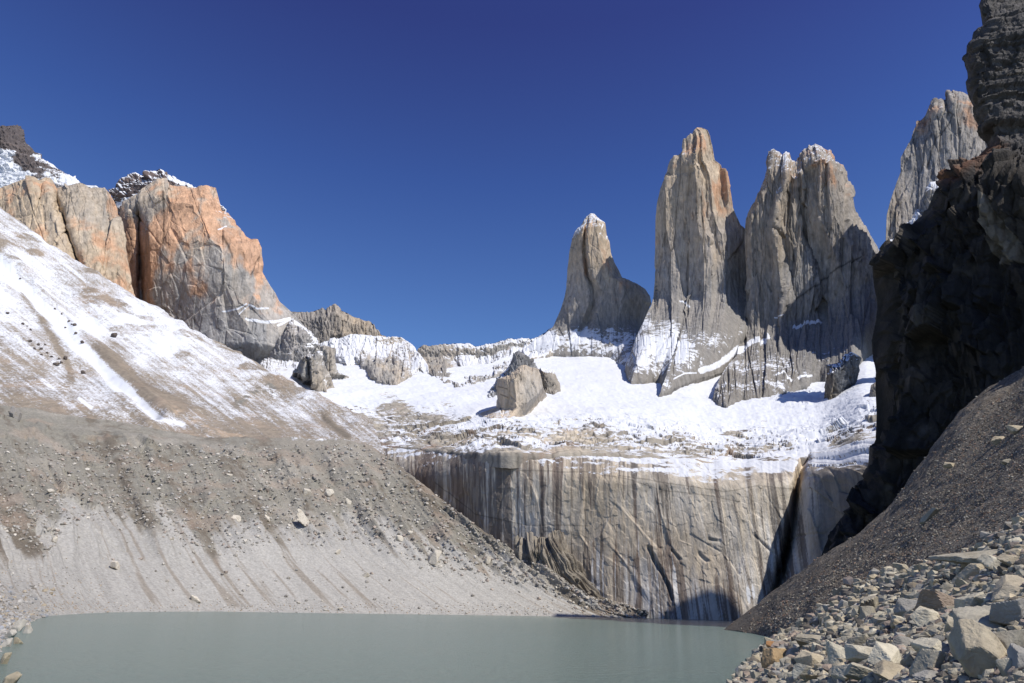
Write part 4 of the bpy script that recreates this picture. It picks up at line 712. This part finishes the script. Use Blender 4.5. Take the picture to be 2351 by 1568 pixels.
M_rock = rock_mat('boulder_stone', False); M_rub = rock_mat('rubble_stone', True)
def ground_at(GP, px, py):
    key = id(GP)
    if key not in _pc: _pc[key] = proj(GP)
    qx, qy = _pc[key]; i = np.argmin((qx - px) ** 2 + (qy - py) ** 2 * 2.0); return GP.reshape(-1, 3)[i]
_pc = {}
GREYR, PALER, TANR, BLUER, DARKR, REDR, ORR = (.37, .335, .255), (.49, .445, .335), (.44, .375, .26), (.32, .30, .255), (.13, .115, .095), (.34, .27, .21), (.42, .22, .09)
def boulder(px, py, w, h, col, label, GP, seed, rot=0.0, tilt=0.0, sub=5, name='boulder', group=None, depth=.85, sink=.12, cuts=7, cat='boulder'):
    g = ground_at(GP, px, py + h * .42); dist = g[1]; k = dist / F * 1.03
    W, H = w * k * (1.28 if w > 20 and px > 1700 else 1.1), h * k * (1.38 if w > 20 and px > 1700 else 1.2); sink = .3 if 'slab' in label and w > 45 and h < 36 else sink
    P, f = rock_verts(seed, sub, cuts, dims=(W * 1.04, W * depth if w > h else H * depth, H))
    if sub == 5: pass
    ca, sa_ = math.cos(tilt), math.sin(tilt); P = P @ np.array([[ca, 0, -sa_], [0, 1, 0], [sa_, 0, ca]])
    cb, sb_ = math.cos(rot), math.sin(rot); P = P @ np.array([[cb, sb_, 0], [-sb_, cb, 0], [0, 0, 1]])
    base = np.array([g[0], g[1], g[2] - sink * H]); lo = P[:, 2].min(); P[:, 2] -= lo
    # the seat of the boulder is where the photo shows its lower edge
    tgt = P3(px, py, dist); base[0] = tgt[0]
    o = link_mesh(name, P, f, M_rock, smooth=False); o.location = base; o.color = (*[c * np.random.RandomState(seed).uniform(.9, 1.1) for c in col], 1)
    tag(o, label, cat, group); return o
HERO = [
 (2265,1277,140,27,GREYR,'long low slab of grey rock lying along the top edge of the boulder field',-.12,-.14),
 (2238,1312,62,32,TANR,'layered tan boulder just below the long slab, topped by a flat ledge',0,.05),
 (2284,1303,36,34,PALER,'pale cream blocky boulder below the right end of the long slab',.3,0),
 (2322,1343,104,74,TANR,'large tan cracked boulder cut by the right edge, above its dark round neighbour',.5,.1),
 (2276,1374,46,34,GREYR,'dark rounded boulder leaning against the large tan cracked boulder',.2,.2),
 (2153,1389,96,42,REDR,'reddish grey slab-sided boulder with a shaded left face, mid boulder field',.3,.05),
 (2229,1389,62,44,PALER,'pale rough boulder with a pitted top right of the reddish slab-sided one',.6,0),
 (1999,1402,78,34,GREYR,'long sloping grey boulder in the middle of the boulder field',.2,.3),
 (1930,1366,42,28,BLUER,'blue-grey boulder with dark shaded side at the foot of the dark scree',.2,.35),
 (2083,1404,38,31,BLUER,'squat blue-grey boulder between the long sloping one and the cream wedge',.1,.1),
 (2125,1426,52,38,PALER,'cream flat-faced wedge boulder casting a deep black shadow to its left',.3,.1),
 (2262,1446,132,52,GREYR,'very long grey slab with its left half in shade, above the biggest boulder',.3,-.22),
 (2322,1418,72,54,BLUER,'blue-grey angular boulder at the right edge above the long shaded slab',.4,-.3),
 (1994,1419,26,32,GREYR,'upright narrow grey boulder under the long sloping one',.2,.1),
 (1940,1394,23,21,BLUER,'small blocky blue-grey boulder among fine rubble, left in the boulder field',.5,.1),
 (1985,1457,38,19,TANR,'tan loaf-shaped boulder above the flat-topped inclined slab',.2,.1),
 (2138,1494,94,64,PALER,'big pale broad-topped boulder in the lower middle of the boulder field',.5,-.15),
 (2246,1520,100,88,TANR,'biggest foreground boulder, tilted tan block with a small dark hole',.6,-.4),
 (2212,1496,40,62,TANR,'steep tan boulder leaning on the left side of the biggest foreground boulder',.2,.4),
 (2042,1518,58,58,PALER,'peaked pale boulder with a bright right face and dark left face',.75,.2),
 (1989,1504,62,44,PALER,'pale flat-topped slab tilted towards the lake, left of the peaked boulder',.3,.35),
 (1925,1510,38,46,PALER,'upright cream boulder with a chipped corner, left of the tilted flat slab',.3,-.1),
 (1936,1549,84,40,PALER,'long pale wedge at the bottom edge sloping down to the left',.3,.4),
 (1866,1527,48,34,TANR,'tan blocky boulder below the upright cream one, towards the water',.1,0),
 (1988,1557,64,28,PALER,'pale wedge at the bottom edge right of the long pale wedge',.3,.4),
 (2052,1549,74,30,TANR,'flat tan block at the bottom edge under the peaked boulder',.1,-.05),
 (2132,1536,42,48,GREYR,'knobbly grey upright boulder below the big pale broad-topped one',.3,.1),
 (2090,1528,32,26,TANR,'small tan rounded boulder beside the peaked pale boulder',.3,0),
 (2321,1487,42,48,GREYR,'dark grey rough boulder right of the biggest foreground boulder',.3,.1),
 (2346,1520,30,50,BLUER,'blue-grey striped boulder touching the right edge low down',.2,.2),
 (2320,1540,42,32,GREYR,'grey angular boulder low at the right, below the rough dark grey one',.3,.1),
 (2242,1455,36,26,TANR,'small squarish tan boulder in front of the long shaded slab',.4,.1),
 (2138,1561,50,22,BLUER,'low grey boulder cut by the bottom edge, in the middle of the field',.3,.0),
 (1877,1553,68,24,TANR,'low tan slab at the bottom edge near the water',.2,0),
 (1783,1491,40,20,ORR,'rust orange flat rock at the waterline',.2,0),
 (1775,1520,40,46,(.36,.25,.13),'upright orange-tan boulder below the rust orange rock at the waterline',.2,.3),
 (1815,1507,30,26,PALER,'pale stone resting right of the two orange rocks',.5,.1),
 (1838,1551,52,28,PALER,'pale rounded block at the bottom edge, second rock in from the water',.2,.0),
 (1868,1476,62,26,GREYR,'long grey boulder lying above the orange rocks by the shore',.4,.1),
 (1970,1481,44,26,GREYR,'grey flat slab leaning over the top of the tilted flat slab',.3,.25),
 (2330,1283,50,24,TANR,'tan block on the slope at the right edge, right end of the long slab',.3,.1),
 (2280,1420,36,24,TANR,'tan chunk wedged above the long shaded slab',.3,.1),
 (2060,1440,36,22,TANR,'low tan rock in the shadow of the cream wedge boulder',.3,.1),
 (2080,1478,60,20,BLUER,'low blue-grey slab above the peaked pale boulder',.3,.1),
 (2190,1440,34,28,PALER,'pale round-cornered stone left of the long shaded slab',.3,.1),
 (2131,1183,52,26,GREYR,'long grey slab stranded alone on the dark scree slope',-.2,-.5),
 (2180,1068,24,15,TANR,'tan boulder sitting on the crest of the scree under the black cliff',.2,.1),
 (2290,1010,28,22,TANR,'tan boulder high on the scree near the right edge, lower of a pair',.2,.1),
 (2330,988,24,18,TANR,'tan boulder highest on the scree at the right edge',.2,.1),
 (2310,1062,22,11,GREYR,'low dark stone on the upper scree close to the right edge',.2,.1),
 (2255,1330,40,20,PALER,'pale wedge below the layered tan boulder',.3,.1),
 (2213,1345,30,22,GREYR,'grey rounded boulder left of the large tan cracked boulder',.3,.1),
 (2150,1345,34,18,PALER,'pale flat stone above the reddish slab-sided boulder',.3,.1),
 (2099,1352,32,18,GREYR,'grey lens-shaped stone above the squat blue-grey boulder',.3,.1),
]
for i, (x, y, w, h, c, lab, rt, tl) in enumerate(HERO):
    boulder(x, y, w, h, c, lab, BKP, 300 + i, rt, tl, sub=5 if w > 45 else 4)
# middle-sized rocks of the field, each an object, and the loose rubble between them
protos = []
for k in range(14):
    P, f = rock_verts(500 + k, 3, 3 + k % 4, dims=(1, .8, .62), rough=.03); protos.append((P, f))
pme = []
for P, f in protos:
    o = link_mesh('boulder', P, f, M_rock, smooth=False); pme.append(o.data); bpy.data.objects.remove(o)
def cells(GP, dens):
    qx, qy = proj(GP); a = (qx[:-1, 1:] - qx[:-1, :-1]) * (qy[1:, :-1] - qy[:-1, :-1]) - (qy[:-1, 1:] - qy[:-1, :-1]) * (qx[1:, :-1] - qx[:-1, :-1])
    a = np.abs(a); cx, cy = qx[:-1, :-1], qy[:-1, :-1]
    ok = (cx > -60) & (cx < 2420) & (cy > 380) & (cy < 1640)
    w = a * ok * dens(cx, cy); return w.ravel() / w.sum(), (w.sum())
def pick(GP, wts, n, r):
    i = r.choice(len(wts), n, p=wts); nu = GP.shape[1] - 1; vi, ui = i // nu, i % nu; a, b = r.rand(n, 1), r.rand(n, 1)
    return lerp(lerp(GP[vi, ui], GP[vi, ui + 1], a), lerp(GP[vi + 1, ui], GP[vi + 1, ui + 1], a), b)
FX, FY = [1650, 1700, 1790, 1860, 1950, 2050, 2150, 2250, 2351, 2500], [1560, 1500, 1462, 1420, 1350, 1318, 1292, 1262, 1180, 1080]
def fieldness(x, y): return sstep(-14, 26, y - np.interp(x, FX, FY))
r = np.random.RandomState(11)
TINTS = [GREYR, GREYR, PALER, PALER, TANR, TANR, BLUER, REDR]
wt, _ = cells(BKP, fieldness); pts = pick(BKP, wt, 245, r)
for i, p in enumerate(pts):
    k = p[1] / F; s = k * (13 + 34 * r.rand() ** 2.0)
    o = bpy.data.objects.new('boulder', pme[i % 14]); scene.collection.objects.link(o)
    o.location = (p[0], p[1], p[2] + s * .12); o.scale = (s * r.uniform(.9, 1.35), s * r.uniform(.8, 1.1), s * r.uniform(.8, 1.2)); o.rotation_euler = (r.uniform(-.5, .5), r.uniform(-.5, .5), r.uniform(0, 6.28))
    c = TINTS[r.randint(len(TINTS))]; b = r.uniform(.8, 1.1); o.color = (c[0] * b, c[1] * b, c[2] * b, 1)
    tag(o, 'small angular rock lying loose between the larger boulders of the right-hand field', 'rock', 'small rocks of the boulder field')
    o.name = 'rock' if i == 0 else 'rock.%03d' % i
def shard(seed, sub, dims):
    r = np.random.RandomState(seed); v, f = ICO[1]; P = v * r.uniform(.55, 1.0, (len(v), 1)) + r.uniform(-.12, .12, v.shape)
    if sub > 1:
        V2, f2 = ICO[2]; t = np.maximum(V2 @ (v / np.linalg.norm(v, axis=1, keepdims=True)).T, 0) ** 14; P = (t @ P) / t.sum(1, keepdims=True); f = f2
    return P / np.abs(P).max(0) * np.array(dims) * .5, f
def rubble(name, GP, dens, n, smin, smax, pw, tints, seed, sub, label, lift=.15, mat=None, flat=.7):
    r = np.random.RandomState(seed); wt, _ = cells(GP, dens); p = pick(GP, wt, n, r); base = [shard(900 + q, sub, (1, .85, flat)) for q in range(10)]
    V = []; Fc = []; C = []; off = 0
    k = p[:, 1] / F; s = k * (smin + (smax - smin) * r.rand(n) ** pw); qi = r.randint(0, 10, n); an = r.uniform(0, 6.28, n); ti = r.randint(0, len(tints), n); br = r.uniform(.75, 1.15, n)
    T = np.array(tints)
    for q in range(10):
        m = np.where(qi == q)[0]; P, f = base[q]; ca, sa_ = np.cos(an[m])[:, None], np.sin(an[m])[:, None]; tl = r.uniform(-.5, .5, (len(m), 1))
        x, y, z = P[:, 0][None], P[:, 1][None], P[:, 2][None]; x2 = x * np.cos(tl) - z * np.sin(tl); z2 = x * np.sin(tl) + z * np.cos(tl)
        X = np.stack([x2 * ca - y * sa_, x2 * sa_ + y * ca, z2 + lift + 0 * ca], -1) * s[m][:, None, None] + p[m][:, None, :]
        V.append(X.reshape(-1, 3)); Fc.append((f[None] + (np.arange(len(m)) * len(P))[:, None, None]).reshape(-1, 3) + off); off += X.shape[0] * X.shape[1]
        C.append(np.repeat(T[ti[m]] * br[m][:, None], len(P), 0))
    o = link_mesh(name, np.concatenate(V), np.concatenate(Fc), mat or M_rub, {'Col': np.concatenate(C)}, smooth=False)
    tag(o, label, 'rubble', None, 'stuff'); return o
rubble('rubble', BKP, lambda x, y: fieldness(x, y), 11000, 5.5, 36, 2.6, [GREYR, GREYR, PALER, TANR, BLUER, DARKR, REDR], 21, 1, 'loose angular rubble filling the gaps of the boulder field')
rubble('scree', BKP, lambda x, y: (1 - .8 * fieldness(x, y)) * sstep(20, 60, y - np.interp(x, c0[:, 0], c0[:, 1])) + .15, 40000, 1.8, 6.5, 3.5, [(.21, .18, .14), (.155, .13, .10), (.27, .24, .19), (.38, .345, .28), (.25, .17, .12)], 22, 1, 'fine dark scree stones on the right slope')
def near_left(x, y): return sstep(150, 0, x) * sstep(1330, 1420, y)
rubble('shore_rubble', MOP, lambda x, y: near_left(x, y), 1500, 3, 14, 2.0, [(.42, .40, .36), (.36, .34, .31), (.40, .34, .25), (.30, .31, .32)], 23, 2, 'pale broken rocks along the near left shore')
def tillmask(x, y): return sstep(20, -20, y - np.interp(x, [p[0] for p in TILLY], [p[1] for p in TILLY]) - 20)
rubble('moraine_stones', MOP, lambda x, y: (.05 + .95 * tillmask(x, y)) * (y > 1020), 15000, 1.8, 11, 4.0, [(.52, .48, .41), (.36, .30, .25), (.37, .34, .29), (.26, .24, .21), (.40, .38, .34)], 24, 1, 'countless pale stones set in the grey moraine bank')
rubble('lower_scree', MOP, lambda x, y: (sstep(1372, 1402, y) * (x < 1500) + sstep(1260, 1380, y) * sstep(330, 60, x)), 9000, 1.8, 4.5, 3.0, [(.45, .43, .39), (.34, .32, .29), (.44, .42, .39), (.40, .31, .22)], 25, 1, 'pale scree stones near the lake on the left')
MOB = [(703,1184,46,38,'large pale rounded boulder stuck in the middle of the grey moraine'), (996,1277,24,36,'tall cream boulder on the moraine right of centre, leaning downhill'), (38,948,32,34,'big grey boulder with a black shadow on the moraine crest at far left'), (263,1299,24,18,'pale wedge boulder lying alone on the light scree at left'), (451,1375,24,15,'pale flat boulder low on the scree just above the lake'),
 (113,1064,14,11,'pale boulder in brown till at far left, upper one of a pair'), (116,1126,12,10,'pale boulder in brown till at far left, lower one of a pair'), (125,1238,11,14,'upright pale boulder at the bottom tip of the leftmost brown till'), (31,1215,12,14,'pale boulder where the brown till meets scree at far left'), (152,1121,12,12,'pale oval boulder in the left part of the brown till'), (391,1174,20,12,'long pale boulder on a brown till finger left of centre'), (543,1186,20,18,'round pale boulder on the till, left of the large pale rounded one'),
 (612,1191,16,12,'pale boulder at the head of a scree chute left of the large rounded one'), (394,1235,9,9,'tiny pale boulder at the tip of a till finger'), (372,1137,10,8,'small pale boulder near the top of the brown till fingers'), (527,1090,12,9,'tan boulder high on the moraine left of centre'), (703,1128,22,16,'grey boulder directly above the large pale rounded one'), (756,1131,18,16,'dark-shadowed boulder up right of the large pale rounded one'), (948,1126,12,9,'pale flat stone close to the moraine skyline'),
 (800,1152,14,14,'grey boulder on the moraine between the large rounded one and the tall cream one'), (941,1222,11,10,'pale boulder up left of the tall cream boulder'), (1155,1296,18,12,'pale pair-like boulder on the right shoulder of the moraine'), (1120,1286,12,16,'upright cream boulder on the right shoulder of the moraine'), (840,1320,14,10,'pale wedge on the light scree below the moraine centre'), (818,1086,9,8,'orange-tan boulder high on the moraine under its summit'), (917,1236,16,13,'pale boulder in the cluster up left of the tall cream boulder'), (782,1399,12,7,'tan stone right above the lake in the middle of the shore'), (774,1267,14,14,'pale boulder on the light scree below the large rounded one')]
for i, (x, y, w, h, lab) in enumerate(MOB): boulder(x, y, w, h, (.54, .49, .40) if i != 2 else (.27, .25, .22), lab, MOP, 700 + i, .4, .2, sub=4 if w > 20 else 3, group='boulders in the moraine', sink=.2)
SRK = [(165,743),(262,770),(214,792),(188,786),(141,721),(126,709),(174,764),(190,855),(128,835),(150,822),(135,824),(141,830),(94,800),(108,809),(95,814),(70,782),(88,791),(47,639),(53,743),(62,748),(70,756),(18,718),(158,737),(118,818),(104,790),(80,800),(150,752),(172,745)]
rr = np.random.RandomState(31)
for i, (x, y) in enumerate(SRK):
    sz = {1: 15, 2: 13, 7: 12, 8: 14, 9: 13}.get(i, rr.uniform(5, 10))
    lab = {1: 'dark rock standing alone in the middle of the snowy left slope', 2: 'dark rock on the snow beside the chute, just below the lone one', 7: 'dark rock at the right end of the dark outcrop on the snowy slope'}.get(i, 'small dark rock breaking through the snow on the left slope')
    o = boulder(x, y, sz, sz * .7, (.10, .08, .07), lab, SLP, 760 + i, rr.rand() * 3, .2, sub=3, group=None if i in (1, 2, 7) else 'dark rocks in the snow', name='rock', cat='rock')
WR = [(31,1438,28,24,'pale chunky rock on the near left shore'), (56,1446,18,18,'pale rounded rock at the waterline of the near left shore'), (64,1415,18,10,'flat pale rock where the left shore bends away'), (34,1472,28,14,'tan pointed rock half in the water at the left edge'), (4,1514,22,24,'grey-tan boulder standing in the water at the left edge'), (10,1562,46,30,'tan boulder in the bottom left corner of the lake'), (10,1478,24,16,'grey rock on the shore left of the tan pointed one'), (20,1455,24,18,'cream rock above the tan pointed one on the left shore')]
for i, (x, y, w, h, lab) in enumerate(WR):
    d = min(float(water_D(x, y + h * .45)), 400); t = P3(x, y + h * .45, d); k = d / F
    P, f = rock_verts(800 + i, 4, 7, dims=(w * k, w * k * .8, h * k * 1.5)); P[:, 2] -= P[:, 2].min() + h * k * .4
    o = link_mesh('boulder', P, f, M_rock, smooth=False); o.location = (t[0], t[1] + w * k * .3, 0); c = [(.42, .39, .33), (.33, .28, .19)][i in (3, 4, 5)]; o.color = (*c, 1)
    tag(o, lab, 'boulder')
